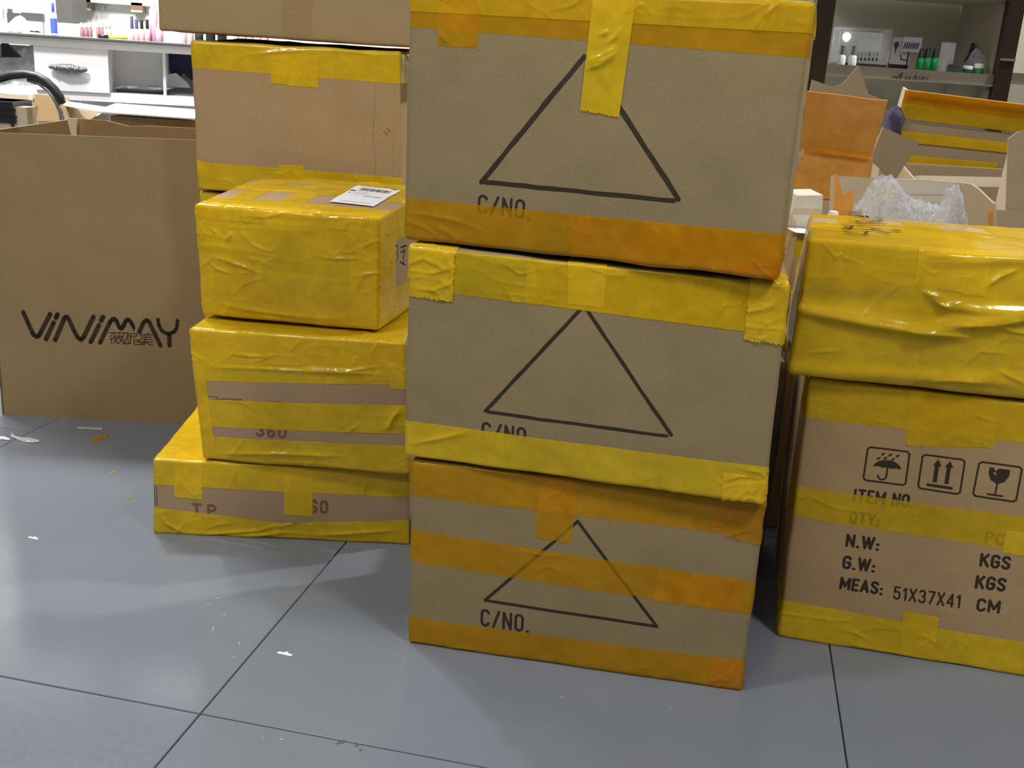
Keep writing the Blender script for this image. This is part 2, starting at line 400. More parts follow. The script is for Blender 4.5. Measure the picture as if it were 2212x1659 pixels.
def arc(cx, cy, rx, ry, a0, a1, n=8):
    return [(cx + rx * math.cos(math.radians(a0 + (a1 - a0) * i / n)), cy + ry * math.sin(math.radians(a0 + (a1 - a0) * i / n))) for i in range(n + 1)]
W5 = .42
OO = arc(.21, .79, .21, .21, 0, 180) + arc(.21, .21, .21, .21, 180, 360) + [(.42, .79)]
GL = {
 'C': (W5, [arc(.21, .79, .21, .21, 10, 180) + arc(.21, .21, .21, .21, 180, 350)]),
 '/': (.34, [[(0, -.02), (.34, 1.02)]]), 'N': (.44, [[(0, 0), (0, 1), (.44, 0), (.44, 1)]]), 'O': (W5, [OO]), '0': (W5, [OO]),
 '.': (.06, [[(0, 0), (.05, 0)]]), ':': (.06, [[(0, 0), (.05, 0)], [(0, .45), (.05, .45)]]),
 'I': (.05, [[(.02, 0), (.02, 1)]]), 'T': (.46, [[(0, 1), (.46, 1)], [(.23, 1), (.23, 0)]]),
 'E': (.36, [[(.36, 1), (0, 1), (0, 0), (.36, 0)], [(0, .52), (.3, .52)]]),
 'M': (.6, [[(0, 0), (0, 1), (.3, .25), (.6, 1), (.6, 0)]]), 'W': (.72, [[(0, 1), (.18, 0), (.36, .95), (.54, 0), (.72, 1)]]),
 'Q': (.44, [OO, [(.25, .22), (.46, -.04)]]), 'Y': (.46, [[(0, 1), (.23, .45), (.46, 1)], [(.23, .45), (.23, 0)]]),
 'G': (W5, [arc(.21, .79, .21, .21, 10, 180) + arc(.21, .21, .21, .21, 180, 360) + [(.42, .48), (.24, .48)]]),
 'A': (.48, [[(0, 0), (.24, 1), (.48, 0)], [(.08, .28), (.4, .28)]]),
 'S': (W5, [arc(.21, .78, .2, .22, 15, 235) + arc(.21, .23, .21, .23, 55, -165)]),
 'K': (.44, [[(0, 0), (0, 1)], [(.42, 1), (.02, .42)], [(.16, .62), (.44, 0)]]),
 'P': (.42, [[(0, 0), (0, 1), (.2, 1)] + arc(.2, .75, .22, .25, 90, -90) + [(0, .5)]]),
 '5': (.42, [[(.38, 1), (.04, 1), (.02, .55)] + arc(.2, .32, .22, .32, 110, -160)]), '1': (.2, [[(0, .8), (.16, 1), (.16, 0)]]),
 'X': (.44, [[(0, 0), (.44, 1)], [(0, 1), (.44, 0)]]), '3': (.42, [arc(.2, .76, .2, .24, 160, -80) + arc(.2, .27, .22, .27, 80, -160)]),
 '7': (.4, [[(0, 1), (.4, 1), (.12, 0)]]), '4': (.44, [[(.34, 0), (.34, 1), (0, .25), (.44, .25)]]),
 '6': (.42, [arc(.21, .79, .2, .21, 20, 180) + arc(.21, .25, .21, .25, 180, 540, 14)]),
}
def px2box(flb, frb, frt, flt, z0=None, ys=None, depth=.4, lean=0.0, **k):
    if ys: a, b = aty(flb, ys[0]), aty(frb, ys[1])
    else: a, b = atz(flb, z0), atz(frb, z0)
    n = np.cross(b - a, [0, 0, 1.0]); n[2] = 0; n /= np.linalg.norm(n); n[2] = lean
    return Box(a, b, onpl(frt, a, n), onpl(flt, a, n), depth, **k)

# ================================================================== THE SETTING
def struct(o, label, cat): return setp(o, label, cat, kind='structure')
m_, nt, b = nm('floor_tile_grey')
b.inputs['Roughness'].default_value = 0.16; b.inputs['Specular IOR Level'].default_value = 0.5
v = coords(nt); n1 = noise(nt, 3.0, 4, .6, v); n2 = noise(nt, 90, 3, .6, v); n3 = noise(nt, 7, 6, .75, v, 1.2)
r1 = ramp(nt, n1.outputs[0], [(.3, (.180, .208, .252)), (.7, (.204, .234, .280))])
r3 = ramp(nt, n3.outputs[0], [(.70, (0, 0, 0)), (.80, (1, 1, 1))])
mx = nt.nodes.new('ShaderNodeMix'); mx.data_type = 'RGBA'; mx.inputs[7].default_value = (.27, .29, .33, 1)
ml = nt.nodes.new('ShaderNodeMath'); ml.operation = 'MULTIPLY'; ml.inputs[1].default_value = .35
nt.links.new(r3.outputs[0], ml.inputs[0]); nt.links.new(ml.outputs[0], mx.inputs[0]); nt.links.new(r1.outputs[0], mx.inputs[6]); nt.links.new(mx.outputs[2], b.inputs['Base Color'])
rr = ramp(nt, n2.outputs[0], [(.3, (.12,) * 3), (.75, (.2,) * 3)]); nt.links.new(rr.outputs[0], b.inputs['Roughness'])
bump(nt, b, n1.outputs[0], .05, .01)
TILE = m_
GROUT = plain('dark_grout', (.02, .022, .025), .8)
mb = MB(); mb.box((0, 2.2, -.03), (9.2, 7.6, .04)); fl = mb.build('floor', GROUT, base=(0, 2.2, -.05)); struct(fl, 'polished grey tiled shop floor', 'floor')
GY = -.1875; S_ = .867; TG = np.array([-.3945, 1.249]); gx = np.array([math.cos(GY), math.sin(GY)]); gy = np.array([-math.sin(GY), math.cos(GY)])
tme = None
for i in range(-5, 6):
    for j in range(-3, 6):
        c = TG + gx * S_ * (i + .5) + gy * S_ * (j + .5)
        if abs(c[0]) > 4.0 or not -.9 < c[1] < 5.4: continue
        if tme is None:
            t = MB(); h = S_ / 2 - .0011; e = h - .0012
            V = [(-h, -h, -.012), (h, -h, -.012), (h, h, -.012), (-h, h, -.012), (-h, -h, -.0009), (h, -h, -.0009), (h, h, -.0009), (-h, h, -.0009), (-e, -e, 0), (e, -e, 0), (e, e, 0), (-e, e, 0)]
            t.add(V, [(0, 1, 5, 4), (1, 2, 6, 5), (2, 3, 7, 6), (3, 0, 4, 7), (4, 5, 9, 8), (5, 6, 10, 9), (6, 7, 11, 10), (7, 4, 8, 11), (8, 9, 10, 11)])
            tme = bpy.data.meshes.new('floor_tile'); tme.from_pydata(t.V, [], t.F); tme.materials.append(TILE)
        o = bpy.data.objects.new('floor_tile', tme); COL.objects.link(o); o.parent = fl
        o.location = (c[0] - 0, c[1] - 2.2, .05); o.rotation_euler = (0, 0, GY)

WALL_W = plain('white_wall_paint', (.86, .85, .82), .7)
WALL_D = plain('beige_wall_paint', (.36, .32, .25), .75, var=.06, vscale=4)
mb = MB(); mb.box((-2.0, 5.35, 1.4), (4.6, .1, 2.8)); struct(mb.build('wall_back', WALL_W), 'bright white wall behind the counter', 'wall')
mb = MB(); mb.box((2.4, 5.35, 1.4), (4.2, .1, 2.8)); struct(mb.build('wall_back_right', WALL_D), 'dim beige wall behind the display cabinet', 'wall')
PIL = plain('pillar_grey', (.10, .097, .092), .5)
a, b_ = aty((122, 40), 4.9), aty((157, 42), 4.9)
mb = MB(); mb.box(((a[0] + b_[0]) / 2, 4.98, 1.4), (b_[0] - a[0], .16, 2.8)); struct(mb.build('trim_1', PIL), 'grey square pillar behind the white counter', 'pillar')

# ================================================================== CENTRE STACK
def wrap_top(q, d, D, jag=''):   # continuation of a front strip over the top edge: bl..br of strip reach v=1
    return ('top', [(q[3][0], 0), (q[2][0], 0), (q[2][0], d / D), (q[3][0], d / D)], jag)
def F(b, *p): return b.uv('front', p)

# ---- lowest carton
C1 = px2box((880, 1390), (1602, 1494), (1654, 1082), (888, 995), z0=0, depth=.30, r=.006, bulge=.004, namp=.0012, seed=3)
t = thing('cardboard_carton', C1.base, 'grey kraft carton with orange tape and sharp-cornered triangle, lowest of the centre stack', 'carton', 'centre stack of triangle cartons')
C1.body('body', K_GREY, t)
q = F(C1, (888, 1069), (1556, 1149), (1570, 1070), (888, 990)); q = [q[0], q[1], (q[2][0], 1), (0, 1)]; q[0] = (0, q[0][1])
C1.tape(t, T_ORG, [('front', q), wrap_top(q, .05, C1.D), ('left', [(0, q[0][1]), (.15, q[0][1]), (.15, 1), (0, 1)])], 1, rnd=10, seed=2, crinkle=(.001, 30, 60))
q = F(C1, (1536, 1146), (1640, 1178), (1652, 1085), (1552, 1075)); q = [q[0], (1, q[1][1]), (1, 1), (q[3][0], 1)]
C1.tape(t, T_ORGD, [('front', q, 'b'), ('right', [(0, q[1][1]), (.25, q[1][1]), (.25, 1), (0, 1)]), wrap_top(q, .05, C1.D)], 2, rnd=6, seed=5, crinkle=(.0012, 40, 40))
q = F(C1, (1154, 1158), (1234, 1174), (1251, 1020), (1172, 1010)); q = [q[0], q[1], (q[2][0], 1), (q[3][0], 1)]
C1.tape(t, T_ORG, [('front', q, 'b'), wrap_top(q, .06, C1.D)], 3, rnd=2, seed=7)
q = F(C1, (884, 1212), (1596, 1319), (1605, 1251), (886, 1143)); q = [(0, q[0][1]), q[1], q[2], (0, q[3][1])]
C1.tape(t, T_ORG, [('front', q, 'r'), ('left', [(0, q[0][1]), (.3, q[0][1]), (.3, q[3][1]), (0, q[3][1])])], 1, rnd=2, seed=8)
q = F(C1, (1411, 1295), (1620, 1325), (1629, 1255), (1418, 1227)); q = [q[0], (1, q[1][1]), (1, q[2][1]), q[3]]
C1.tape(t, T_ORG, [('front', q, 'l'), ('right', [(0, q[1][1]), (.4, q[1][1]), (.4, q[2][1]), (0, q[2][1])])], 2, rnd=1, seed=9)
q = F(C1, (880, 1390), (1602, 1490), (1600, 1426), (879, 1332)); q = [(0, 0), (1, 0), (1, q[2][1]), (0, q[3][1])]
C1.tape(t, T_ORG, [('front', q), ('left', [(0, 0), (.2, 0), (.2, q[3][1]), (0, q[3][1])])], 1, rnd=3, seed=10)
q = F(C1, (1532, 1480), (1602, 1490), (1600, 1424), (1534, 1418)); q = [(q[0][0], 0), (1, 0), (1, q[2][1]), q[3]]
C1.tape(t, T_ORGD, [('front', q), ('right', [(0, 0), (.3, 0), (.3, q[2][1]), (0, q[2][1])])], 2, rnd=6, seed=11)
C1.ink_lines(t, 'printed_triangle', 'front', [([(1248.5, 1124), (1048, 1295), (1419, 1351), (1248.5, 1124)], .0047)])
C1.text(t, 'front', 'C/NO.', (1041, 1351), (1141, 1365), (1042, 1313), weight=.135, gap=.3)

# ---- middle carton
C2 = px2box((872, 987), (1652, 1092), (1706, 614), (882, 530), z0=.3105, depth=.32, r=.006, bulge=.004, namp=.0014, seed=5)
t = thing('cardboard_carton', C2.base, 'grey kraft carton with yellow tape and hand-drawn triangle, middle of the centre stack', 'carton', 'centre stack of triangle cartons')
C2.body('body', K_GREY, t)
q = F(C2, (881, 621), (1697, 727), (1706, 614), (882, 530)); q = [(0, q[0][1]), (1, q[1][1]), (1, 1), (0, 1)]
C2.tape(t, T_YEL2, [('front', q)], 1, rnd=9, seed=21, crinkle=(.0012, 12, 60))
q = F(C2, (1130, 652), (1697, 727), (1706, 614), (1138, 556)); q = [(q[0][0], q[0][1]), (1, q[1][1]), (1, 1), (q[3][0], 1)]
C2.tape(t, T_YEL2, [('front', q, 'l'), ('right', [(0, q[1][1]), (.3, q[1][1]), (.3, 1), (0, 1)])], 2, rnd=5, seed=22)
q = F(C2, (881, 643), (981, 655), (988, 549), (882, 530)); q = [(0, q[0][1]), q[1], (q[2][0], 1), (0, 1)]
C2.tape(t, T_YEL, [('front', q, 'br'), wrap_top(q, .06, C2.D), ('left', [(0, q[0][1]), (.3, q[0][1]), (.3, 1), (0, 1)])], 3, rnd=9, seed=23, crinkle=(.0016, 40, 40), jagamp=.006)
q = F(C2, (1228, 655), (1304, 664), (1310, 585), (1226, 575)); q = [q[0], q[1], (q[2][0], 1), (q[3][0], 1)]
C2.tape(t, T_YEL, [('front', q), wrap_top(q, .10, C2.D)], 3, rnd=1, seed=24)
q = F(C2, (1604, 735), (1690, 749), (1706, 614), (1616, 605)); q = [q[0], (1, q[1][1]), (1, 1), (q[3][0], 1)]
C2.tape(t, T_YEL, [('front', q, 'bl'), wrap_top(q, .07, C2.D), ('right', [(0, q[1][1]), (.35, q[1][1]), (.35, 1), (0, 1)])], 4, rnd=7, seed=25, crinkle=(.0014, 30, 50), jagamp=.005)
q = F(C2, (872, 987), (1652, 1092), (1650, 1008), (875, 908)); q = [(0, 0), (1, 0), (1, q[2][1]), (0, q[3][1])]
C2.tape(t, T_YEL, [('front', q), ('left', [(0, 0), (.25, 0), (.25, q[3][1]), (0, q[3][1])]), ('right', [(0, 0), (.25, 0), (.25, q[2][1]), (0, q[2][1])])], 1, rnd=5, seed=26, creases=[('front', C2.m('front', [(885, 960), (960, 945), (1015, 932)]), .0022, .004)])
q = F(C2, (1560, 1080), (1652, 1092), (1650, 1030), (1562, 1020)); q = [(q[0][0], 0), (1, 0), (1, q[2][1]), q[3]]
C2.tape(t, T_YEL, [('front', q), ('right', [(0, 0), (.3, 0), (.3, q[2][1]), (0, q[2][1])])], 2, rnd=8, seed=27, crinkle=(.0018, 40, 40))
C2.ink_lines(t, 'printed_triangle', 'front', [([(1254, 668), (1049, 887)], .0052), ([(1268, 668), (1450, 938)], .0052), ([(1055, 889), (1440, 940)], .0048)], wob=.0003)
C2.text(t, 'front', 'C/NO.', (1042, 949), (1146, 963), (1044, 910), weight=.135, gap=.3)

# ---- top carton
C3 = px2box((872, 517), (1679, 606), (1762, 2), (884, -34), z0=.6285, depth=.36, r=.007, bulge=.004, namp=.0014, seed=8)
t = thing('cardboard_carton', C3.base, 'large grey kraft carton with yellow tape flap over its triangle, top of the centre stack', 'carton', 'centre stack of triangle cartons')
C3.body('body', K_GREY, t)
q = F(C3, (888, 58), (1750, 125), (1760, 2), (885, -34)); q = [(0, q[0][1]), (1, q[1][1]), (1, 1), (0, 1)]
C3.tape(t, T_ORG, [('front', q), ('right', [(0, q[1][1]), (.3, q[1][1]), (.3, 1), (0, 1)])], 1, rnd=0, seed=31)
q = F(C3, (945, 100), (1032, 106), (1040, 20), (950, 10)); C3.tape(t, T_ORG, [('front', [q[0], q[1], (q[2][0], 1), (q[3][0], 1)], 'b')], 2, rnd=2, seed=32, creases=[('front', C3.m('front', [(947, 66), (960, 84), (975, 95)]), .002, .003)])
q = F(C3, (888, 24), (1756, 72), (1760, 2), (885, -34)); q = [(0, q[0][1]), (1, q[1][1]), (1, 1), (0, 1)]
C3.tape(t, T_YEL2, [('front', q), wrap_top(q, .06, C3.D), ('right', [(0, q[1][1]), (.8, q[1][1]), (.8, 1), (0, 1)]), ('left', [(0, q[0][1]), (.3, q[0][1]), (.3, 1), (0, 1)])], 3, rnd=10, seed=33, crinkle=(.0016, 14, 60))
q = F(C3, (1255, 239), (1338, 256), (1374, 10), (1282, 0)); q = [q[0], q[1], (q[2][0], 1), (q[3][0], 1)]
C3.tape(t, T_YEL, [('front', q, 'b')], 4, rnd=0, seed=34, step=.002, creases=[('front', C3.m('front', l), .0024, .0026) for l in ([(1268, 132), (1300, 122), (1335, 100)], [(1268, 140), (1305, 130), (1340, 108)], [(1266, 150), (1300, 140), (1330, 118)], [(1310, 96), (1330, 80), (1345, 60)], [(1296, 78), (1306, 72), (1318, 66)])], label='yellow tape flap hanging over the printed triangle')
q = F(C3, (872, 517), (1679, 606), (1702, 507), (876, 427)); q = [(0, 0), (1, 0), (1, q[2][1]), (0, q[3][1])]
C3.tape(t, T_ORG, [('front', q), ('left', [(0, 0), (.25, 0), (.25, q[3][1]), (0, q[3][1])])], 1, rnd=2, seed=35, step=.002, creases=[('front', C3.m('front', l), .002, .003) for l in ([(878, 460), (930, 465), (1000, 480), (1052, 503)], [(880, 478), (920, 492), (950, 515)], [(930, 485), (965, 500), (998, 522)])])
q = F(C3, (1226, 556), (1679, 606), (1702, 507), (1230, 463)); q = [(q[0][0], 0), (1, 0), (1, q[2][1]), q[3]]
C3.tape(t, T_ORG, [('front', q, 'l'), ('right', [(0, 0), (.3, 0), (.3, q[2][1]), (0, q[2][1])])], 2, rnd=1, seed=36)
q = F(C3, (1572, 594), (1679, 606), (1690, 560), (1628, 558)); q = [(q[0][0], 0), (1, 0), (1, q[2][1]), q[3]]
C3.tape(t, T_ORGD, [('front', q), ('right', [(0, 0), (.3, 0), (.3, q[2][1]), (0, q[2][1])])], 3, rnd=4, seed=37)
C3.ink_lines(t, 'printed_triangle', 'front', [([(1263, 123), (1041, 393)], .0066), ([(1268, 123), (1466, 430)], .0066), ([(1050, 393), (1456, 433)], .006)], wob=.0004)
C3.text(t, 'front', 'C/NO.', (1034, 461), (1144, 475), (1037, 419), weight=.135, gap=.3)
# print on its right side, seen edge-on
mb = MB()
for (v0, v1) in ((.86, .80), (.74, .70), (.70, .68), (.63, .51), (.44, .35), (.28, .20)):
    mb = MB(); C3.ribbon(mb, 'right', [(.11, v0 * C3.H), (.11, v1 * C3.H)], .012, cap=False); obj('printed_mark', mb.V, mb.F, INK, t, smooth=False)
# loose crumpled tape end at the bottom right corner
mb = MB(); p0 = C3.surf('right', np.array([.03]), np.array([.02]))[0]; n_ = 22
G = np.zeros((n_, n_, 3))
for i in range(n_):
    for j in range(n_):
        a, b_ = i / (n_ - 1), j / (n_ - 1)
        G[i, j] = p0 + V3(.0 + .018 * math.sin(b_ * 3.1) + .012 * (vn(a * 5, b_ * 6, 3) - .5), .01 + .05 * a, -.005 + .085 * b_ + .01 * (vn(a * 4, b_ * 5, 7) - .5))
mb.grid(G); mb.build('loose_tape_end', T_CLR, t, smooth=True)

# ================================================================== RIGHT STACK
def widen(b, width, depth=None):
    x0 = (b.c[1] - b.c[0]); x0 /= np.linalg.norm(x0); x1 = (b.c[2] - b.c[3]); x1 /= np.linalg.norm(x1)
    return b.c[0], b.c[0] + x0 * width, b.c[3] + x1 * width, b.c[3]
b0 = px2box((1680, 1375), (2212, 1462), (2290, 896), (1748, 815), z0=0, depth=.36)
R1 = Box(*widen(b0, .50), .36, r=.006, bulge=.004, namp=.0014, seed=11)
R1.c[2][2] = R1.c[3][2]; R1.c[6][2] = R1.c[7][2]
t = thing('cardboard_carton', R1.base, 'kraft carton with care symbols and MEAS: 51X37X41, under the yellow parcel on the right', 'carton')
R1.body('body', K_WARM, t)
q = F(R1, (1745, 902), (2212, 955), (2212, 880), (1748, 815)); e = 1.0
q = [(0, q[0][1]), (1, q[1][1] + (q[1][1] - q[0][1]) * .3), (1, 1), (0, 1)]
R1.tape(t, T_YEL2, [('front', q), wrap_top(q, .05, R1.D), ('left', [(0, q[0][1]), (.2, q[0][1]), (.2, 1), (0, 1)])], 1, rnd=8, seed=41, crinkle=(.001, 16, 50))
q = F(R1, (1956, 963), (2145, 968), (2160, 850), (1968, 840)); R1.tape(t, T_YEL2, [('front', [q[0], q[1], (q[2][0], 1), (q[3][0], 1)], 'b')], 2, rnd=3, seed=42, jagamp=.004)
q = F(R1, (1716, 1114), (2200, 1190), (2212, 1116), (1722, 1050)); q = [(0, q[0][1]), (1.0, q[1][1]), (1.0, q[2][1] + .005), (0, q[3][1])]
R1.tape(t, T_YEL2, [('front', q), ('left', [(0, q[0][1]), (.4, q[0][1]), (.4, q[3][1]), (0, q[3][1])])], 1, rnd=2, seed=43)
q = F(R1, (2162, 1192), (2230, 1203), (2240, 1150), (2170, 1142)); R1.tape(t, T_YEL, [('front', [q[0], (1, q[1][1]), (1, q[2][1]), q[3]], 'bl')], 2, rnd=2, seed=44)
q = F(R1, (1680, 1375), (2212, 1462), (2212, 1390), (1690, 1296)); q = [(0, 0), (1, 0), (1, q[2][1]), (0, q[3][1])]
R1.tape(t, T_YEL, [('front', q), ('left', [(0, 0), (.3, 0), (.3, q[3][1]), (0, q[3][1])])], 1, rnd=16, seed=45, step=.002, crinkle=(.0022, 14, 60))
q = F(R1, (1946, 1390), (2020, 1405), (2027, 1331), (1951, 1317)); R1.tape(t, T_YEL, [('front', [(q[0][0], 0), (q[1][0], 0), q[2], q[3]])], 2, rnd=2, seed=46)
for txt, bl, br, tl, wg, mt in (('ITEM NO.', (1843, 1083), (1968, 1096), (1848, 1054), .17, INK), ('QTY:', (1836, 1130), (1896, 1136), (1839, 1103), .17, INK), ('N.W:', (1828, 1180), (1895, 1188), (1832, 1151), .19, INK),
    ('G.W:', (1821, 1227), (1886, 1235), (1825, 1198), .19, INK), ('MEAS:', (1815, 1272), (1903, 1284), (1819, 1244), .19, INK), ('51X37X41', (1930, 1293), (2071, 1312), (1933, 1264), .13, INK),
    ('KGS', (2117, 1222), (2177, 1229), (2121, 1192), .19, INK), ('KGS', (2107, 1270), (2167, 1277), (2112, 1240), .19, INK), ('CM', (2110, 1318), (2155, 1324), (2114, 1290), .19, INK), ('PC', (2128, 1172), (2164, 1177), (2131, 1145), .17, INK_BR)):
    R1.text(t, 'front', txt, bl, br, tl, mt, wg)
def icon(quad):
    Q = [np.array(p) for p in R1.m('front', quad)]     # tl tr br bl
    return lambda x, y: tuple((Q[3] * (1 - x) + Q[2] * x) * (1 - y) + (Q[0] * (1 - x) + Q[1] * x) * y)
def icon_obj(quad, strokes, fills, wd=.0028):
    f = icon(quad); mb = MB()
    fr = [(.06, 0), (.94, 0), (1, .06), (1, .94), (.94, 1), (.06, 1), (0, .94), (0, .06), (.06, 0)]
    R1.ribbon(mb, 'front', [f(*p) for p in fr], wd)
    for l, w_ in strokes: R1.ribbon(mb, 'front', [f(*p) for p in l], w_)
    for l in fills: R1.fill(mb, 'front', [f(*p) for p in l])
    o = obj('care_symbol', mb.V, mb.F, INK, t, smooth=False); return o
drop = lambda x, y: [(x + .055 * math.cos(a) + .03, y + .032 * math.sin(a) + .02) for a in [k * .9 for k in range(5)]] + [(x + .09, y + .07)]
drop = lambda x, y: [(x, y), (x + .03, y - .03), (x + .075, y), (x + .10, y + .075), (x + .03, y + .045)]
icon_obj([(1875, 964), (1965, 975), (1955, 1047), (1864, 1035)], [([(.53, .48), (.53, .22)] + arc(.43, .2, .10, .12, 0, -180), .0026)],
   [arc(.52, .44, .33, .24, 0, 180, 12) + [(.30, .47), (.41, .44), (.52, .47), (.63, .44), (.74, .47)]] + [drop(x, y) for x, y in ((.33, .82), (.5, .82), (.68, .82), (.24, .68), (.40, .71), (.58, .70))])
icon_obj([(1993, 980), (2084, 992), (2072, 1065), (1982, 1052)], [([(.22, .14), (.78, .14)], .0045)],
   [[(.32, .24), (.42, .24), (.42, .72), (.48, .72), (.38, .92), (.27, .72), (.32, .72)], [(.60, .24), (.70, .24), (.70, .72), (.76, .72), (.66, .92), (.55, .72), (.60, .72)]])
icon_obj([(2115, 996), (2207, 1008), (2193, 1082), (2100, 1068)], [([(.5, .45), (.5, .12)], .0026), ([(.33, .11), (.67, .11)], .003)],
   [[(.26, .88), (.36, .88), (.42, .78), (.36, .74), (.44, .66), (.44, .74), (.40, .76), (.48, .88), (.74, .88), (.74, .7), (.66, .52), (.5, .43), (.34, .52), (.26, .7)]])

# ---- yellow parcel on top of it
b0 = px2box((1703, 808), (2212, 864), (2212, 545), (1746, 513), z0=.449, depth=.30)
cc = widen(b0, .385); bl_, br_ = atz((1750, 461), .656), atz((2207, 492), .660)
cc = (cc[0], cc[1], V3(cc[2][0], cc[2][1], .657), cc[3])
dv = V3(.062, .29, 0)
R2 = Box(*cc, .30, r=.008, bulge=dict(front=.008, top=.004, left=.006, right=.006), namp=.0014, nsc=11, seed=13,
         backs=[cc[0] + dv, cc[1] + dv, br_ + V3(.01, 0, 0), bl_])
mm = lambda *p: R2.m('front', p)
R2.folds = [('front', mm((1722, 668), (1790, 680), (1870, 695), (1975, 712), (2080, 725)), .010, .009), ('front', mm((1975, 712), (2060, 700), (2150, 690), (2260, 680)), .010, .010),
            ('front', mm((2000, 630), (2040, 655), (2110, 668), (2260, 670)), .006, .008), ('front', mm((1700, 795), (1850, 805), (2000, 815), (2150, 820), (2260, 850)), .006, .012),
            ('front', mm((1990, 560), (2080, 563), (2230, 560)), .004, .009), ('front', mm((1735, 640), (1850, 648), (1960, 650)), -.005, .016)]
t = thing('taped_parcel', R2.base, 'parcel wholly wrapped in creased yellow tape with black handwriting on top, on the right stack', 'parcel')
R2.body('body', K_WARM, t, step=.0025)
A_ = [(0, 0), (1, 0), (1, 1), (0, 1)]
cre = [('front', mm(*l), a_, w_) for l, a_, w_ in (([(2125, 620), (2160, 595), (2200, 580)], .004, .0035), ([(1990, 625), (2010, 635), (2040, 640)], .003, .003), ([(2010, 640), (2030, 655), (2060, 668)], .003, .003), ([(1930, 703), (1970, 712), (2100, 725)], .003, .003), ([(2060, 700), (2150, 698), (2230, 685)], .003, .003), ([(2150, 700), (2180, 712), (2230, 722)], .003, .003),
     ([(1740, 763), (1780, 757), (1820, 758)], .002, .003), ([(2000, 820), (2060, 818), (2130, 825)], .003, .004), ([(2150, 795), (2180, 810), (2220, 830)], .004, .004), ([(1990, 550), (2060, 553), (2100, 556)], .0025, .003), ([(1725, 600), (1760, 598), (1830, 602)], .0012, .002))]
R2.tape(t, T_YEL, [('front', [(0, .5), (1, .5), (1, 1), (0, 1)]), ('left', [(0, .5), (1, .5), (1, 1), (0, 1)])], 1, rnd=10, seed=51, step=.002, crinkle=(.0016, 10, 50), creases=cre)
R2.tape(t, T_YEL, [('front', [(0, 0), (1, 0), (1, .53), (0, .53)]), ('left', [(0, 0), (1, 0), (1, .53), (0, .53)])], 2, rnd=10, seed=52, step=.002, crinkle=(.0016, 10, 50), creases=cre)
q = R2.uv('front', [(1745, 600), (1818, 600), (1820, 520), (1750, 515)]); R2.tape(t, T_YEL, [('front', [(0, q[0][1]), q[1], (q[2][0], 1), (0, 1)], 'b'), ('left', [(0, q[0][1]), (.4, q[0][1]), (.4, 1), (0, 1)])], 3, rnd=2, seed=53)
q = R2.uv('front', [(1970, 610), (2130, 640), (2140, 540), (1985, 530)]); R2.tape(t, T_YEL, [('front', [q[0], q[1], (q[2][0], 1), (q[3][0], 1)], 'l')], 3, rnd=3, seed=54)
# top: tapes leave kraft windows open
tq = lambda *p: R2.uv('top', p)
wn = [tq((1750, 470), (1809, 472), (1809, 484), (1749, 484)), tq((1882, 479), (1942, 481), (1949, 492), (1885, 491)), tq((2018, 488), (2122, 498), (2134, 509), (2025, 497))]
vy0 = np.mean([wn[0][2][1], wn[1][2][1], wn[2][2][1]]); vy1 = np.mean([wn[0][0][1], wn[1][0][1], wn[2][0][1]])
R2.tape(t, T_YEL, [('top', [(0, 0), (1, 0), (1, vy0), (0, vy0)])], 1, rnd=4, seed=55, crinkle=(.0006, 10, 60))
R2.tape(t, T_YEL, [('top', [(0, vy1), (1, vy1), (1, 1), (0, 1)])], 1, rnd=1, seed=56, crinkle=(.0005, 10, 60))
for k, (a, b_) in enumerate(((wn[0][1][0], wn[1][0][0]), (wn[1][1][0], wn[2][0][0]), (wn[2][1][0], .97))):
    R2.tape(t, T_YEL, [('top', [(a, vy0 - .1), (b_, vy0 - .1), (b_, vy1 + .1), (a, vy1 + .1)])], 2, rnd=0, seed=57 + k)
sc = [[(1846, 470), (1880, 470), (1860, 473)], [(1846, 474), (1870, 473), (1896, 476)], [(1833, 482), (1880, 486), (1905, 483), (1898, 480), (1860, 479)], [(1819, 487), (1860, 490), (1912, 493)], [(1848, 484), (1860, 488), (1905, 487)], [(1820, 497), (1842, 494), (1835, 499), (1822, 498)],
      [(1825, 494), (1840, 498)], [(1852, 495), (1880, 500), (1904, 504)], [(1819, 501), (1860, 504), (1900, 503)], [(1824, 506), (1850, 511), (1875, 512)], [(1868, 510), (1873, 507)], [(1895, 506), (1920, 513)], [(1912, 506), (1944, 508), (1930, 505)], [(1880, 499), (1886, 502)]]
for l in sc + [[(2030, 499), (2060, 502), (2085, 503)]]: R2.ink_lines(t, 'handwriting', 'top', [(l, .0042)], INK_BK, off=.0031)

# ================================================================== FRONT LEFT STACK
b0 = px2box((333, 1151), (885, 1177), (886, 1020), (331, 992), z0=0, depth=.40)
FL = Box(*b0.c[:4], .40, r=.005, bulge=.003, namp=.0014, seed=17)
t = thing('taped_parcel', FL.base, 'flat wide yellow-taped box reading TP, lying lowest in the left stack', 'parcel', 'left stack of yellow parcels')
FL.body('body', K_PINK, t)
q = F(FL, (330, 1046), (884, 1074), (886, 1020), (331, 992)); q = [(0, q[0][1]), (1, q[1][1]), (1, 1), (0, 1)]
FL.tape(t, T_YEL, [('front', q), ('top', [(0, 0), (1, 0), (1, .34), (0, .34)]), ('left', [(0, q[0][1]), (1, q[0][1]), (1, 1), (0, 1)])], 1, rnd=8, seed=61, crinkle=(.0012, 10, 50))
FL.tape(t, T_YEL, [('top', [(0, .30), (1, .30), (1, .68), (0, .68)])], 2, rnd=4, seed=62); FL.tape(t, T_YEL, [('top', [(0, .64), (1, .64), (1, 1), (0, 1)])], 1, rnd=4, seed=63)
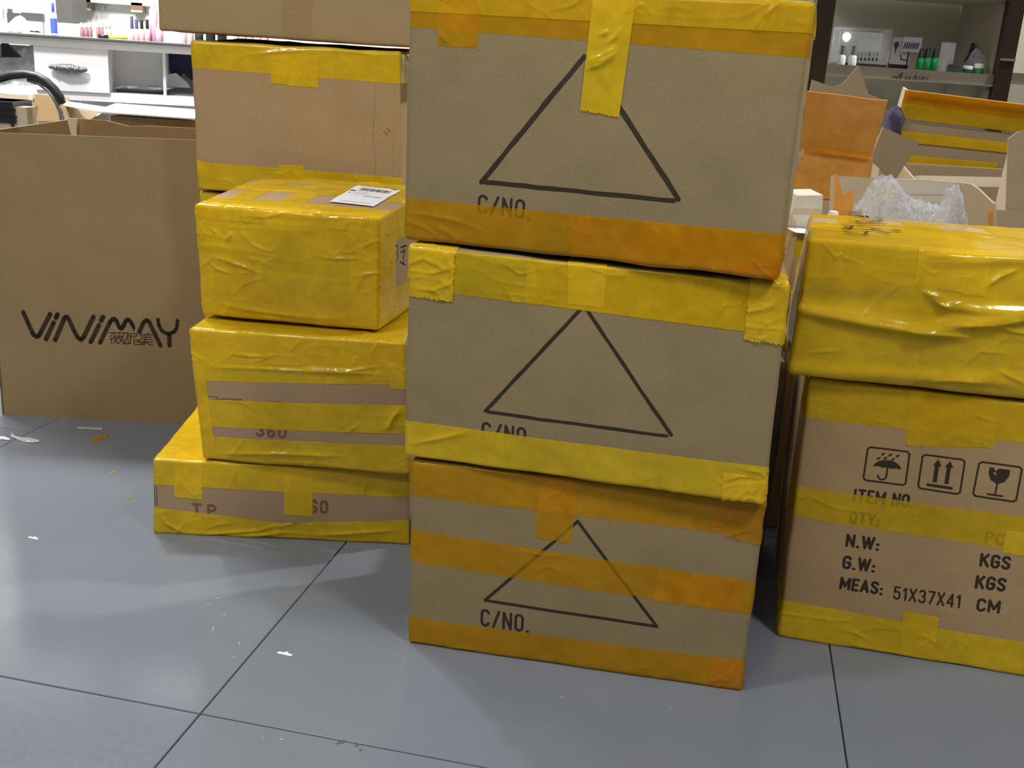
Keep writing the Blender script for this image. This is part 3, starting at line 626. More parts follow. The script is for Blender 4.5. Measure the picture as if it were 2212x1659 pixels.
for p4, sd in ((((377, 1074), (437, 1079), (437, 1000), (377, 997)), 64), (((615, 1110), (676, 1116), (677, 1005), (616, 1002)), 65)):
    q = F(FL, *p4); q = [q[0], q[1], (q[2][0], 1), (q[3][0], 1)]; FL.tape(t, T_YEL, [('front', q, 'b'), wrap_top(q, .05, FL.D)], 3, rnd=2, seed=sd)
for k, (xa, ya, xb, yb) in enumerate(((333, 1095, 603, 1128), (590, 1128, 885, 1123))):
    q = F(FL, (xa, 1160), (xb, 1170), (xb, yb), (xa, ya)); u0 = 0 if k == 0 else q[0][0]; u1 = 1 if k else q[1][0]
    FL.tape(t, T_YEL, [('front', [(u0, 0), (u1, 0), (u1, q[2][1]), (u0, q[3][1])])] + ([('left', [(0, 0), (1, 0), (1, q[3][1]), (0, q[3][1])])] if k == 0 else []), 1 + k, rnd=3, seed=66 + k, step=.002, crinkle=(.0014, 12, 40),
            creases=[('front', FL.m('front', l), .003, .0035) for l in ([(345, 1105), (360, 1130), (400, 1150)], [(395, 1152), (470, 1152), (560, 1145), (610, 1130)], [(600, 1138), (660, 1120), (680, 1150)], [(683, 1155), (760, 1150), (860, 1145)], [(480, 1158), (560, 1156), (620, 1150)])])
FL.text(t, 'front', 'TP', (418, 1115), (466, 1118), (417, 1086), INK_BR, .19, gap=.5)
FL.text(t, 'front', '360', (650, 1106), (706, 1109), (651, 1076), INK_BR, .19, gap=.35)
mb = MB(); FLq = FL.m('front', [(331, 1048), (338, 1050), (341, 1093), (333, 1094)]); FL.fill(mb, 'front', FLq, .0003); obj('torn_corner_shade', mb.V, mb.F, plain('painted_gap_shade', (.03, .025, .02), .9), t, smooth=False)  # flat dark patch: shade of the torn opening painted on the front face

b0 = px2box((437, 993), (887, 1027), (876, 739), (408, 709), z0=.150, depth=.40)
cc = list(b0.c[:4]); cc[1] = V3(*cc[1]); 
L2 = Box(*cc, .40, r=.007, bulge=dict(front=.006, top=0, left=.008), namp=.0013, nsc=11, seed=19)
t = thing('taped_parcel', L2.base, 'yellow-taped box with two bare kraft strips and a half-covered 360, second from the floor', 'parcel', 'left stack of yellow parcels')
L2.body('body', K_PINK, t)
q = F(L2, (446, 823), (874, 830), (876, 739), (408, 709)); q = [(0, q[0][1]), (1, q[1][1]), (1, 1), (0, 1)]
L2.tape(t, T_YEL, [('front', q), ('top', [(0, 0), (1, 0), (1, .4), (0, .4)])], 1, rnd=8, seed=71, step=.002, crinkle=(.0014, 12, 50), creases=[('front', L2.m('front', l), .003, .0035) for l in ([(440, 792), (560, 795), (700, 802), (838, 807)], [(650, 795), (750, 800), (830, 790)], [(500, 763), (540, 768), (590, 770)])])
L2.tape(t, T_YEL, [('top', [(0, .36), (1, .36), (1, 1), (0, 1)])], 2, rnd=4, seed=72)
q = F(L2, (440, 792), (876, 806), (876, 739), (408, 709)); q = [(0, q[0][1]), (1, q[1][1]), (1, 1), (0, 1)]
L2.tape(t, T_YEL, [('front', q)], 2, rnd=7, seed=78, step=.002, crinkle=(.0014, 12, 50))
q = F(L2, (841, 841), (873, 842), (876, 780), (842, 780)); L2.tape(t, T_YEL, [('front', [q[0], (1, q[1][1]), (1, q[2][1]), q[3]], 'bl')], 3, rnd=1, seed=73)
q = F(L2, (460, 922), (873, 936), (873, 875), (450, 863)); q = [(0, q[0][1]), (1, q[1][1]), (1, q[2][1]), (0, q[3][1])]
L2.tape(t, T_YEL, [('front', q)], 1, rnd=5, seed=74, crinkle=(.001, 14, 50), creases=[('front', L2.m('front', [(835, 930), (850, 900), (868, 880)]), .004, .007)])
q = F(L2, (437, 993), (887, 1027), (873, 962), (443, 942)); q = [(0, 0), (1, 0), (1, q[2][1]), (0, q[3][1])]
L2.tape(t, T_YEL, [('front', q)], 1, rnd=6, seed=75, step=.002, crinkle=(.0014, 12, 50), creases=[('front', L2.m('front', [(470, 980), (560, 978), (640, 980), (740, 985)]), .004, .005)])
q = F(L2, (437, 985), (464, 952), (440, 788), (409, 715)); q = [(0, 0), (q[1][0], .05), (q[2][0], 1), (0, 1)]
L2.tape(t, T_YEL, [('front', q), ('left', A_)], 3, rnd=3, seed=76, crinkle=(.0014, 40, 12))
L2.text(t, 'front', '360', (556, 942), (617, 946), (557, 913), INK_BR, .19, gap=.35)
L2.ink_lines(t, 'lettering', 'front', [([(452, 856), (470, 857), (470, 862), (486, 860), (522, 863)], .0016), ([(459, 862), (522, 861)], .0014), ([(557, 865), (562, 865)], .0014), ([(578, 866), (608, 867)], .0012)], INK_BR)

b0 = px2box((436, 680), (818, 716), (820, 471), (418, 441), z0=.4015, depth=.36)
cc = b0.c[:4]; blt, brt = aty((573, 375), 2.205), cc[2] + V3(.055, .33, .018)
LB = Box(*cc, .33, r=.006, bulge=dict(front=.006, top=.002, left=.006, right=.005), namp=.0012, nsc=13, seed=23, backs=[cc[0] + V3(.045, .31, 0), cc[1] + V3(.06, .33, 0), brt, blt])
t = thing('taped_parcel', LB.base, 'small box wrapped all over in yellow tape with a white shipping label on top', 'parcel', 'left stack of yellow parcels')
LB.body('body', K_PINK, t)
lm = lambda *p: LB.m('front', p)
cre = [('front', lm(*l), a_, w_) for l, a_, w_ in (([(460, 555), (480, 558), (530, 575), (570, 590)], .0035, .004), ([(452, 566), (470, 580), (500, 590)], .0025, .003), ([(520, 495), (545, 525), (570, 537), (600, 542)], .0022, .003), ([(680, 549), (720, 557), (775, 558), (800, 575)], .0025, .003), ([(455, 490), (465, 500), (472, 508)], .003, .003), ([(490, 520), (497, 510), (505, 500)], .0025, .003), ([(515, 464), (570, 468), (620, 460), (690, 470)], .003, .004), ([(738, 543), (760, 545), (775, 543)], .002, .002), ([(450, 650), (520, 665), (620, 680), (740, 690)], .003, .006), ([(420, 470), (440, 500), (430, 530)], .002, .004), ([(430, 580), (450, 565), (465, 548)], .002, .003))]
LB.tape(t, T_YEL, [('front', [(0, .42), (1, .42), (1, 1), (0, 1)]), ('left', [(0, .42), (1, .42), (1, 1), (0, 1)]), ('right', [(0, .72), (1, .72), (1, 1), (0, 1)])], 1, rnd=16, seed=81, step=.002, crinkle=(.0016, 14, 40), creases=cre)
LB.tape(t, T_YEL, [('front', [(0, 0), (1, 0), (1, .46), (0, .46)]), ('left', [(0, 0), (1, 0), (1, .46), (0, .46)]), ('right', [(0, 0), (1, 0), (1, .3), (0, .3)])], 2, rnd=8, seed=82, step=.002, crinkle=(.0012, 14, 40), creases=cre)
LB.tape(t, T_YEL, [('front', [(.0, .74), (.2, .70), (.2, 1), (0, 1)], 'br')], 3, rnd=6, seed=83); LB.tape(t, T_YEL, [('front', [(.84, .1), (1, .1), (1, 1), (.84, 1)], 'l'), ('right', [(0, .1), (.25, .1), (.25, 1), (0, 1)])], 3, rnd=8, seed=84)
tq = lambda *p: LB.uv('top', p)
r1 = tq((533, 391), (563, 391), (554, 398), (522, 398)); r2 = tq((624, 394), (679, 396), (671, 403), (617, 402)); r3 = tq((487, 411), (522, 411), (505, 430), (454, 427)); r4 = tq((576, 415), (638, 416), (616, 437), (549, 435)); r5 = tq((691, 421), (873, 434), (843, 449), (668, 439))
mean = lambda *a: float(np.mean(a))
va0, va1 = mean(r3[2][1], r3[3][1], r4[2][1], r5[3][1]), mean(r3[0][1], r4[0][1], r5[0][1]); vb0, vb1 = mean(r1[2][1], r2[2][1]), mean(r1[0][1], r2[0][1])
print('LB windows', va0, va1, vb0, vb1, r3, r4, r5)
for k, (v0, v1) in enumerate(((0, va0), (va1, vb0), (vb1, 1))): LB.tape(t, T_YEL, [('top', [(0, v0), (1, v0), (1, v1), (0, v1)])], 1, rnd=3, seed=85 + k, crinkle=(.0012, 14, 40))
for k, (a, b_, v0, v1) in enumerate((((0), mean(r3[0][0], r3[3][0]), va0, va1), (mean(r3[1][0], r3[2][0]), mean(r4[0][0], r4[3][0]), va0, va1), (mean(r4[1][0], r4[2][0]), mean(r5[0][0], r5[3][0]), va0, va1), (0, mean(r1[0][0], r1[3][0]), vb0, vb1), (mean(r1[1][0], r1[2][0]), mean(r2[0][0], r2[3][0]), vb0, vb1), (mean(r2[1][0], r2[2][0]), 1, vb0, vb1))):
    if b_ - a > .01: LB.tape(t, T_YEL, [('top', [(a, v0 - .03), (b_, v0 - .03), (b_, v1 + .03), (a, v1 + .03)])], 2, seed=90 + k)
LB.tape(t, T_YEL, [('top', [(0, 0), (1, 0), (1, .05), (0, .05)]), ('front', [(0, .88), (1, .88), (1, 1), (0, 1)])], 3, rnd=10, seed=97, step=.002, crinkle=(.002, 20, 40))
q = tq((773, 402), (866, 412), (807, 448), (712, 439))
lab = LB.tape(t, PAPER, [('top', [q[3], q[2], q[1], q[0]])], 6, name='shipping_label', label='white shipping label with barcode')
mb = MB(); L0, Lx, Ly = [np.array(p) for p in LB.m('top', [(712, 439), (807, 448), (773, 402)])]; Lx = Lx - L0; Ly = Ly - L0; rg = random.Random(4); LO = .0029
P_ = lambda x, y: tuple(L0 + Lx * x + Ly * y)
x = .2
while x < .92:
    wd = rg.choice((.004, .007, .012)); LB.ribbon(mb, 'top', [P_(x, .70), P_(x, .86)], wd * .10, LO, False); x += wd + rg.choice((.008, .014))
for y, x0, x1, wd in ((.93, .12, .5, .0012), (.62, .18, .48, .0016), (.56, .2, .55, .001), (.52, .2, .6, .001), (.47, .14, .5, .001), (.42, .5, .92, .0024), (.40, .55, .95, .001), (.1, .18, .86, .0018), (.95, .86, .98, .004)):
    k = x0
    while k < x1: e = min(x1, k + rg.uniform(.02, .05)); LB.ribbon(mb, 'top', [P_(k, y), P_(e, y)], wd, LO, False); k = e + .012
LB.ribbon(mb, 'top', [P_(.07, .66), P_(.13, .66)], .007, LO); LB.ribbon(mb, 'top', [P_(.07, .55), P_(.1, .55)], .003, LO)
BASE[lab] = BASE[t]; obj('label_print', mb.V, mb.F, INK_BK, lab, smooth=False)
for l in ([(851, 530), (856, 532), (855, 543), (850, 546), (856, 552), (852, 566), (849, 572)], [(862, 534), (868, 532), (874, 530), (868, 532), (868, 570), (860, 565), (868, 570), (872, 572)], [(861, 545), (872, 540), (866, 556)]):
    LB.ink_lines(t, 'handwriting', 'right', [(l, .003)], INK_BK)

# ================================================================== BACK LEFT STACK
y0 = 2.25
SCB = Box(aty((427, 410), y0), V3(-.255, 2.245, .576), V3(-.268, 2.246, .877), aty((412, 88), y0), .36, r=.006, bulge=.003, namp=.0014, seed=29)
SCB.c[6][2] = SCB.c[7][2] = .884
t = thing('cardboard_carton', SCB.base, 'warm brown kraft carton with yellow tape above and below and a metal staple', 'carton')
SCB.body('body', K_WARM, t)
q = F(SCB, (414, 146), (861, 181), (864, 112), (412, 88)); q = [(0, q[0][1]), (1, q[1][1]), (1, 1), (0, 1)]
SCB.tape(t, T_YEL, [('front', q), ('right', [(0, q[1][1]), (.4, q[1][1]), (.4, 1), (0, 1)]), wrap_top(q, .05, .36), ('left', [(0, q[0][1]), (.4, q[0][1]), (.4, 1), (0, 1)])], 1, rnd=3, seed=101, crinkle=(.001, 8, 40), creases=[('front', SCB.m('front', l), .0025, .004) for l in ([(520, 120), (600, 112), (690, 108)], [(690, 108), (760, 112), (830, 122)], [(830, 140), (836, 160), (840, 178)])])
q = F(SCB, (585, 180), (633, 185), (636, 120), (590, 115)); SCB.tape(t, T_YEL, [('front', q, 'b')], 2, rnd=1, seed=102); q = F(SCB, (628, 186), (687, 191), (688, 120), (631, 115)); SCB.tape(t, T_YEL, [('front', q, 'b')], 3, rnd=2, seed=103)
q = F(SCB, (427, 410), (866, 430), (859, 383), (425, 349)); q = [(0, 0), (1, 0), (1, q[2][1]), (0, q[3][1])]
SCB.tape(t, T_YEL, [('front', q), ('left', [(0, 0), (.4, 0), (.4, q[3][1]), (0, q[3][1])])], 1, rnd=4, seed=104)
q = F(SCB, (602, 380), (656, 384), (656, 357), (602, 356)); SCB.tape(t, T_YEL, [('front', q)], 2, seed=105); q = F(SCB, (424, 372), (446, 373), (446, 351), (424, 345)); SCB.tape(t, T_YEL, [('front', [(0, q[0][1]), q[1], q[2], (0, q[3][1])], 'r')], 2, seed=106)
mt = plain('staple_metal', (.55, .52, .48), .3, .9)
for pa, pb in (((824, 276), (836, 290)), ((831, 270), (843, 284))):
    a, b_ = SCB.m('front', [pa, pb]); pts = [SCB.surf('front', np.array([p[0] / SCB.W]), np.array([p[1] / SCB.H]), .0012)[0] for p in (a, b_)]
    mb = MB(); mb.tube([pts[0] + V3(0, .002, 0), pts[0], pts[1], pts[1] + V3(0, .002, 0)], .0009, 6); mb.build('staple', mt, t, smooth=True)
mb = MB(); a, b_ = SCB.m('front', [(852, 182), (850, 381)]); c_, d_ = (SCB.W * .995, b_[1]), (SCB.W * .995, a[1]); SCB.fill(mb, 'front', [b_, c_, d_, a], .001); mb.build('joint_flap', K_WARM, t)
mb = MB(); SCB.ribbon(mb, 'front', SCB.m('front', [(812, 182), (808, 250), (806, 300), (812, 350), (809, 380)]), .0008, .0002); mb.build('score_line', plain('score_shade', (.25, .165, .09), .9), t)

YB = Box(V3(-.683, 2.262, 0), V3(-.245, 2.258, 0), V3(-.245, 2.258, .566), V3(-.686, 2.262, .5685), .34, r=.006, bulge=.004, namp=.002, seed=31)
t = thing('taped_parcel', YB.base, 'yellow-taped box mostly hidden beneath the stapled brown carton', 'parcel')
YB.body('body', K_PINK, t)
for k, (v0, v1) in enumerate(((0, .3), (.27, .55), (.52, .8), (.77, 1))): YB.tape(t, T_YEL, [('front', [(0, v0), (1, v0), (1, v1), (0, v1)]), ('left', [(0, v0), (1, v0), (1, v1), (0, v1)])] + ([('top', [(0, 0), (1, 0), (1, .2), (0, .2)])] if v1 == 1 else []), 1 + k % 2, rnd=4, seed=110 + k)

TC = Box(aty((343, 66), 2.27), V3(-.13, 2.26, .888), V3(-.13, 2.26, 1.27), aty((343, 66), 2.27) + V3(-.006, 0, .385), .34, r=.006, bulge=.003, namp=.001, seed=37)
TC.c[1] = np.array([-.13, 2.26, .8865])
t = thing('cardboard_carton', TC.base, 'plain brown kraft carton on top of the stapled carton, cut off by the picture edge', 'carton')
TC.body('body', K_BROWN, t)
q = F(TC, (611, 86), (675, 91), (672, 10), (608, 10)); TC.tape(t, T_CLR, [('front', [(q[0][0], 0), (q[1][0], 0), (q[1][0], .9), (q[0][0], .9)], 't')], 1, rnd=2, seed=120, label='strip of clear tape', creases=[('front', TC.m('front', l), .0012, .0016) for l in ([(612, 0), (625, 25), (645, 40)], [(640, 0), (632, 20), (625, 45)], [(615, 20), (630, 28), (650, 30)])])

# ================================================================== OPEN PRINTED CARTON (far left)
VMa, VMb = atz((5, 895), 0), atz((390, 917), 0); xd = (VMb - VMa) / np.linalg.norm(VMb - VMa); nd = V3(-xd[1], xd[0], 0)
VMW, VMH, VMD = .497, .652, .50
o_ = VMa - xd * .0
VM = Box(o_, o_ + xd * VMW, o_ + xd * VMW + V3(0, 0, VMH + .013), o_ + V3(0, 0, VMH), VMD, r=.001)
t = thing('open_carton', VM.base, 'tall open brown carton printed with a large brand logo at the far left', 'carton')
def wall(name, pts, th, mat, parent): mb = MB(); mb.prism(pts, th); return mb.build(name, mat, parent)
A, B, C, D = VM.c[:4]; A2, B2, C2_, D2 = A + nd * VMD, B + nd * VMD, C + nd * VMD, D + nd * VMD
wall('front_panel', [A, B, C, D], .005, K_TAN, t)
wall('side_panel', [A2, A, D, D2 - nd * .01], .005, K_TAN, t)
bk = [B2, A2, D2 + xd * .015 + V3(0, 0, .004), D2 + xd * .1 + V3(0, 0, .003), D2 + xd * .16 - V3(0, 0, .008), D2 + xd * .2 - V3(0, 0, .004), C2_ - V3(0, 0, .012)]
wall('back_panel', bk, .005, K_TAN, t); wall('side_panel', [B, B2, C2_ - V3(0, 0, .012), C], .005, K_TAN, t)
mb = MB(); mb.box((A + B2) / 2 + V3(0, 0, .004), (VMW - .012, VMD - .012, .005), math.atan2(xd[1], xd[0])); mb.build('bottom_panel', K_TAN, t)
dq = D2 - nd * .02 + xd * .012
mb = MB(); mb.prism([dq + V3(-.012, 0, .006), dq + V3(.018, 0, .004), dq + V3(.014, 0, -.03), dq + V3(.018, 0, -.075), dq + V3(.004, 0, -.08), dq + V3(.002, 0, -.04)], .002); mb.build('torn_paper_strip', plain('torn_paper', (.8, .68, .47), .8), t)
Z = lambda *p: [(30 + x / 5.978, 660 + y / 5.978) for x, y in p]
lw = .0102
lg = [(Z((122, 85), (180, 215), (245, 360), (272, 392), (300, 402), (325, 385), (350, 340), (470, 108)), lw), (Z((565, 112), (543, 160)), lw * 1.05), (Z((515, 218), (415, 435)), lw),
      (Z((533, 447), (650, 170), (668, 145), (690, 145), (708, 170), (780, 330), (830, 415), (868, 442), (900, 410), (1030, 142)), lw), (Z((1152, 146), (1125, 197)), lw * 1.05), (Z((1100, 252), (992, 472)), lw),
      (Z((1113, 480), (1240, 215), (1268, 178), (1300, 170), (1330, 205), (1360, 275), (1388, 298), (1415, 265), (1440, 205), (1470, 178), (1500, 195), (1530, 245)), lw * .95), (Z((1525, 235), (1549, 282)), lw * .75), (Z((1549, 282), (1549, 318)), lw * .35),
      (Z((1620, 338), (1670, 228), (1695, 197), (1720, 190), (1745, 207), (1893, 516)), lw * .95), (Z((1861, 180), (1872, 250), (1905, 318), (1955, 355), (2005, 362), (2060, 345), (2095, 305), (2110, 250), (2112, 192)), lw * .82), (Z((2007, 370), (2010, 515)), lw * .98)]
VM.ink_lines(t, 'brand_logo', 'front', lg, INK, off=.0006)
cw = .0017
cn = [[(1228, 352), (1478, 352)], [(1290, 338), (1290, 364)], [(1362, 338), (1362, 364)], [(1272, 378), (1240, 405)], [(1286, 408), (1240, 440)], [(1262, 428), (1262, 490)], [(1296, 384), (1296, 410), (1342, 410), (1342, 384)], [(1319, 376), (1319, 410)], [(1290, 430), (1346, 430)], [(1304, 432), (1296, 494)], [(1304, 450), (1332, 450), (1328, 482), (1348, 482)],
      [(1372, 378), (1352, 425)], [(1358, 395), (1408, 395)], [(1396, 395), (1378, 450), (1350, 494)], [(1366, 420), (1396, 470), (1424, 492)], [(1424, 362), (1402, 440), (1452, 488)], [(1466, 362), (1452, 430), (1412, 490)], [(1420, 492), (1506, 490), (1506, 362)], [(1482, 362), (1470, 440), (1482, 480)],
      [(1510, 360), (1586, 360), (1586, 394), (1510, 394)], [(1512, 394), (1506, 460), (1500, 490)], [(1552, 420), (1552, 486), (1570, 502), (1690, 502), (1704, 484)], [(1598, 440), (1560, 462)], [(1640, 348), (1652, 368)], [(1742, 348), (1728, 368)], [(1615, 376), (1786, 378)], [(1642, 406), (1784, 408)], [(1616, 436), (1788, 438)], [(1702, 368), (1702, 438)], [(1604, 468), (1798, 470)], [(1698, 440), (1684, 478), (1624, 498)], [(1712, 470), (1744, 500), (1792, 510)]]
VM.ink_lines(t, 'lettering', 'front', [(Z(*l), cw) for l in cn] + [(Z((1606, 463), (1610, 463)), .005)], INK, off=.0007)
for pts in ([(213, 300), (225, 500), (236, 700), (250, 905)], [(322, 303), (335, 600), (338, 900)]):
    mb = MB(); VM.ribbon(mb, 'front', VM.m('front', pts), .0010, .0003); mb.build('crease_line', plain('crease_pale', (.395, .28, .145), .85), t)

# ================================================================== GAP BEHIND THE CENTRE STACK
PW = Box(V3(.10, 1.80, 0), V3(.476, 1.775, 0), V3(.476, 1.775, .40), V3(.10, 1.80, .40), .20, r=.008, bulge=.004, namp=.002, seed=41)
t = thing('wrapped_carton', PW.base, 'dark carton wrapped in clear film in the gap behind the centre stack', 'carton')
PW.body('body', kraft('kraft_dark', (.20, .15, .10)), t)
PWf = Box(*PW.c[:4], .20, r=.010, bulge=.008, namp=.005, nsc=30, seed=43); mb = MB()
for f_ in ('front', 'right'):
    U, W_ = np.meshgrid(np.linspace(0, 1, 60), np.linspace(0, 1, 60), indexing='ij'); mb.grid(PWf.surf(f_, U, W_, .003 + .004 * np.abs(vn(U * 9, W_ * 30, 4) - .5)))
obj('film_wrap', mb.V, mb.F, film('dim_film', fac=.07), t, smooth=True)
bx0 = aty((1716, 535), 2.0)
BK = Box(V3(bx0[0], 2.0, 0), V3(.618, 1.99, 0), V3(.618, 1.99, .60), V3(bx0[0], 2.0, .60), .17, r=.004, bulge=.002, seed=45)
t = thing('cardboard_carton', BK.base, 'narrow kraft carton with a yellow tape strip, showing between centre stack and right stack', 'carton')
BK.body('body', K_WARM, t)
BK.tape(t, T_YEL2, [('front', [(0, .925), (1, .925), (1, .98), (0, .98)])], 1)
# small pale box and a sheet of paper on it
def small_box(name, flb, frb, frt, flt, y, depth, mat, label, cat, drop=None):
    A, B, C, D = (aty(p, y) for p in (flb, frb, frt, flt)); z = min(A[2], B[2]) if drop is None else drop; A[2] = B[2] = z
    b = Box(A, B, C, D, depth, r=.002); t = thing(name, b.base, label, cat); b.body('body', mat, t, .03); return b, t
b, t = small_box('small_carton', (1704, 483), (1774, 486), (1779, 421), (1722, 422), 2.06, .10, K_GREYW, 'small pale grey box beside the orange taped flap', 'box', .602)
b.tape(t, T_CLR, [('front', [(0, .4), (1, .4), (1, .6), (0, .6)])], 1, label='strip of clear tape')
mb = MB(); P = [aty((1712, 487), 2.045), aty((1745, 488), 2.045), aty((1742, 507), 2.0), aty((1718, 506), 2.0)]
mb.prism([V3(bx0[0] - .012, 2.05, .6035), V3(bx0[0] + .05, 2.05, .6035), V3(bx0[0] + .05, 1.985, .6035), V3(bx0[0] - .005, 1.985, .6035)][::-1], .001)
setp(mb.build('paper_sheet', PAPER), 'white paper sheet lying on the narrow kraft carton', 'paper')

# ================================================================== OPEN CARTONS, RIGHT BACKGROUND
def panel(name, pts, th, mat, parent, jag=0, seed=0):
    """pts: (pixel, depth) outline points of one cardboard panel; the first three give its plane"""
    P = [aty(p, y) for p, y in pts]
    n = np.cross(P[1] - P[0], P[-1] - P[0]); n /= np.linalg.norm(n)
    P = [p - n * np.dot(p - P[0], n) for p in P]
    if jag:
        rg = random.Random(seed); Q = []
        for i in range(len(P)):
            a, b_ = P[i], P[(i + 1) % len(P)]; k = max(1, int(np.linalg.norm(b_ - a) / .012))
            for j in range(k): Q.append(a + (b_ - a) * j / k + (V3(rg.uniform(-jag, jag), 0, rg.uniform(-jag, jag)) if j else 0))
        P = Q
    m_ = np.zeros(3)
    for i in range(len(P)): m_ += np.cross(P[i] - P[0], P[(i + 1) % len(P)] - P[0])
    if np.dot(m_, P[0] - CAMP) > 0: P = P[::-1]
    mb = MB(); mb.prism(P, abs(th)); return mb.build(name, mat, parent)
def carton_walls(t, x0, x1, y0, y1, z1, mat, front=True, zf=None):
    wall('side_panel', [V3(x0, y1, 0), V3(x0, y0, 0), V3(x0, y0, zf or z1), V3(x0, y1, z1)], -.005, mat, t)
    wall('side_panel', [V3(x1, y0, 0), V3(x1, y1, 0), V3(x1, y1, z1), V3(x1, y0, zf or z1)], -.005, mat, t)
    wall('back_panel', [V3(x1, y1, 0), V3(x0, y1, 0), V3(x0, y1, z1), V3(x1, y1, z1)], -.005, mat, t)
    if front: wall('front_panel', [V3(x0, y0, 0), V3(x1, y0, 0), V3(x1, y0, zf or z1), V3(x0, y0, zf or z1)], -.005, mat, t)
    mb = MB(); mb.box(((x0 + x1) / 2, (y0 + y1) / 2, .004), (x1 - x0 - .012, y1 - y0 - .012, .005)); mb.build('bottom_panel', mat, t)
K_ORG = tape('orange_taped_board', (.70, .32, .06), (.9, .5, .1), .88, 4)
# carton with the big orange flap
p0, p1 = aty((1715, 330), 2.42), aty((1882, 342), 2.42); zt = (p0[2] + p1[2]) / 2
t = thing('open_carton', ((p0[0] + p1[0]) / 2, 2.6, 0), 'open carton with a large upright flap covered in orange tape', 'carton')
carton_walls(t, p0[0], p1[0], 2.42, 2.78, zt, K_BG)
fr = panel('taped_front', [((1738, 322), 2.412), ((1884, 342), 2.412), ((1876, 430), 2.412), ((1700, 430), 2.412)], .003, K_ORG, t)
panel('flap', [((1722, 320), 2.41), ((1882, 340), 2.41), ((1918, 217), 2.37), ((1890, 216), 2.37), ((1820, 206), 2.37), ((1730, 196), 2.37)], -.004, K_ORG, t)
panel('flap', [((1880, 344), 2.43), ((1932, 392), 2.50), ((1957, 299), 2.55), ((1930, 288), 2.50), ((1908, 275), 2.43)], .004, K_BG, t)
bf = panel('flap', [((1745, 215), 2.79), ((1905, 215), 2.79), ((1895, 210), 2.79), ((1876, 203), 2.79), ((1855, 141), 2.79), ((1822, 180), 2.79), ((1806, 187), 2.79), ((1788, 184), 2.79), ((1755, 172), 2.79)], .004, K_LIGHT, t)
bf.data.materials[0] = K_BG
panel('tape_strip', [((1742, 324), 2.400), ((1880, 343), 2.400), ((1883, 335), 2.40), ((1744, 316), 2.40)], .0006, T_ORGD, t)
# nearest open carton with torn tape and plastic bag
q0, q1 = aty((1797, 381), 2.18), aty((2066, 392), 2.30); zt = .725
t = thing('open_carton', ((q0[0] + .97) / 2, 2.2, 0), 'open kraft carton with torn orange tape and a clear plastic bag inside', 'carton')
x0, x1 = q0[0], .985
carton_walls(t, x0, x1, 2.02, 2.30, .60, K_BG)
panel('flap', [((1793, 470), 2.2), ((1899, 470), 2.27), ((1906, 387), 2.29), ((1898, 385), 2.29), ((1798, 379), 2.22)], .004, K_BG, t)
panel('flap', [((1902, 490), 2.29), ((2066, 495), 2.31), ((2066, 394), 2.31), ((1990, 387), 2.31), ((1908, 386), 2.29)], .004, K_GREYW, t)
panel('flap', [((2064, 495), 2.31), ((2150, 498), 2.12), ((2144, 440), 2.13), ((2128, 428), 2.16), ((2105, 410), 2.20), ((2090, 398), 2.24), ((2066, 394), 2.31)], .004, K_BG, t)
for k in range(3): panel('fold_line', [((1912 + k, 412 + k * 17), 2.283), ((2062, 418 + k * 17), 2.303), ((2062, 419 + k * 17), 2.303), ((1912 + k, 413 + k * 17), 2.283)], .0008, K_LIGHT, t)
panel('torn_tape', [((1795, 480), 2.15), ((1840, 482), 2.15), ((1846, 430), 2.15), ((1850, 410), 2.14), ((1838, 414), 2.14), ((1823, 420), 2.15), ((1815, 395), 2.16), ((1808, 374), 2.17), ((1802, 376), 2.17), ((1803, 410), 2.16)], .003, K_ORG, t, jag=.0015, seed=3)
panel('torn_tape', [((2136, 500), 2.10), ((2146, 500), 2.10), ((2146, 452), 2.10), ((2135, 456), 2.10)], .002, K_ORG, t, jag=.001, seed=4)
panel('tape_strip', [((1907, 428), 2.27), ((1923, 428), 2.272), ((1925, 405), 2.272), ((1910, 406), 2.27)], .0006, T_YEL2, t)
# crumpled bag
CP = film('crumpled_clear_plastic', (.96, .97, .99), .34, .10, (.72, .74, .78), 90)
pa, pb = aty((1850, 475), 2.10), aty((2068, 482), 2.10); n_ = 120; G = np.zeros((n_, 44, 3))
for i in range(n_):
    for j in range(44):
        a, c = i / (n_ - 1), j / 43
        hgt = .035 + .030 * math.sin(a * 3.1) ** .8 + .055 * math.exp(-((a - .22) / .18) ** 2) + .05 * math.exp(-((a - .93) / .08) ** 2)
        fa = .009 * (abs(vn(a * 14, c * 8, 3) - .5) + abs(vn(a * 31, c * 17, 5) - .5) + abs(vn(a * 60, c * 30, 7) - .5) * .5)
        G[i, j] = pa + (pb - pa) * a + V3(.012 * (vn(c * 8, a * 20, 8) - .5), .14 * (c - .5), hgt * math.sin(c * math.pi) ** .5 - .035 + fa * 2.2)
mb = MB(); mb.grid(G); o = mb.build('plastic_bag', CP, base=(pa + pb) / 2 - V3(0, 0, .03), smooth=False); setp(o, 'crumpled clear plastic bag glinting inside the open kraft carton', 'bag')
mb = MB(); p_ = aty((1800, 468), 2.06); mb.box(p_ - V3(0, 0, .012), (.016, .03, .03)); mb.box(p_ + V3(0, 0, .006), (.012, .024, .008)); setp(mb.build('carton_corner_pad', PAPER), 'small white block at the foot of the torn orange tape', 'block')
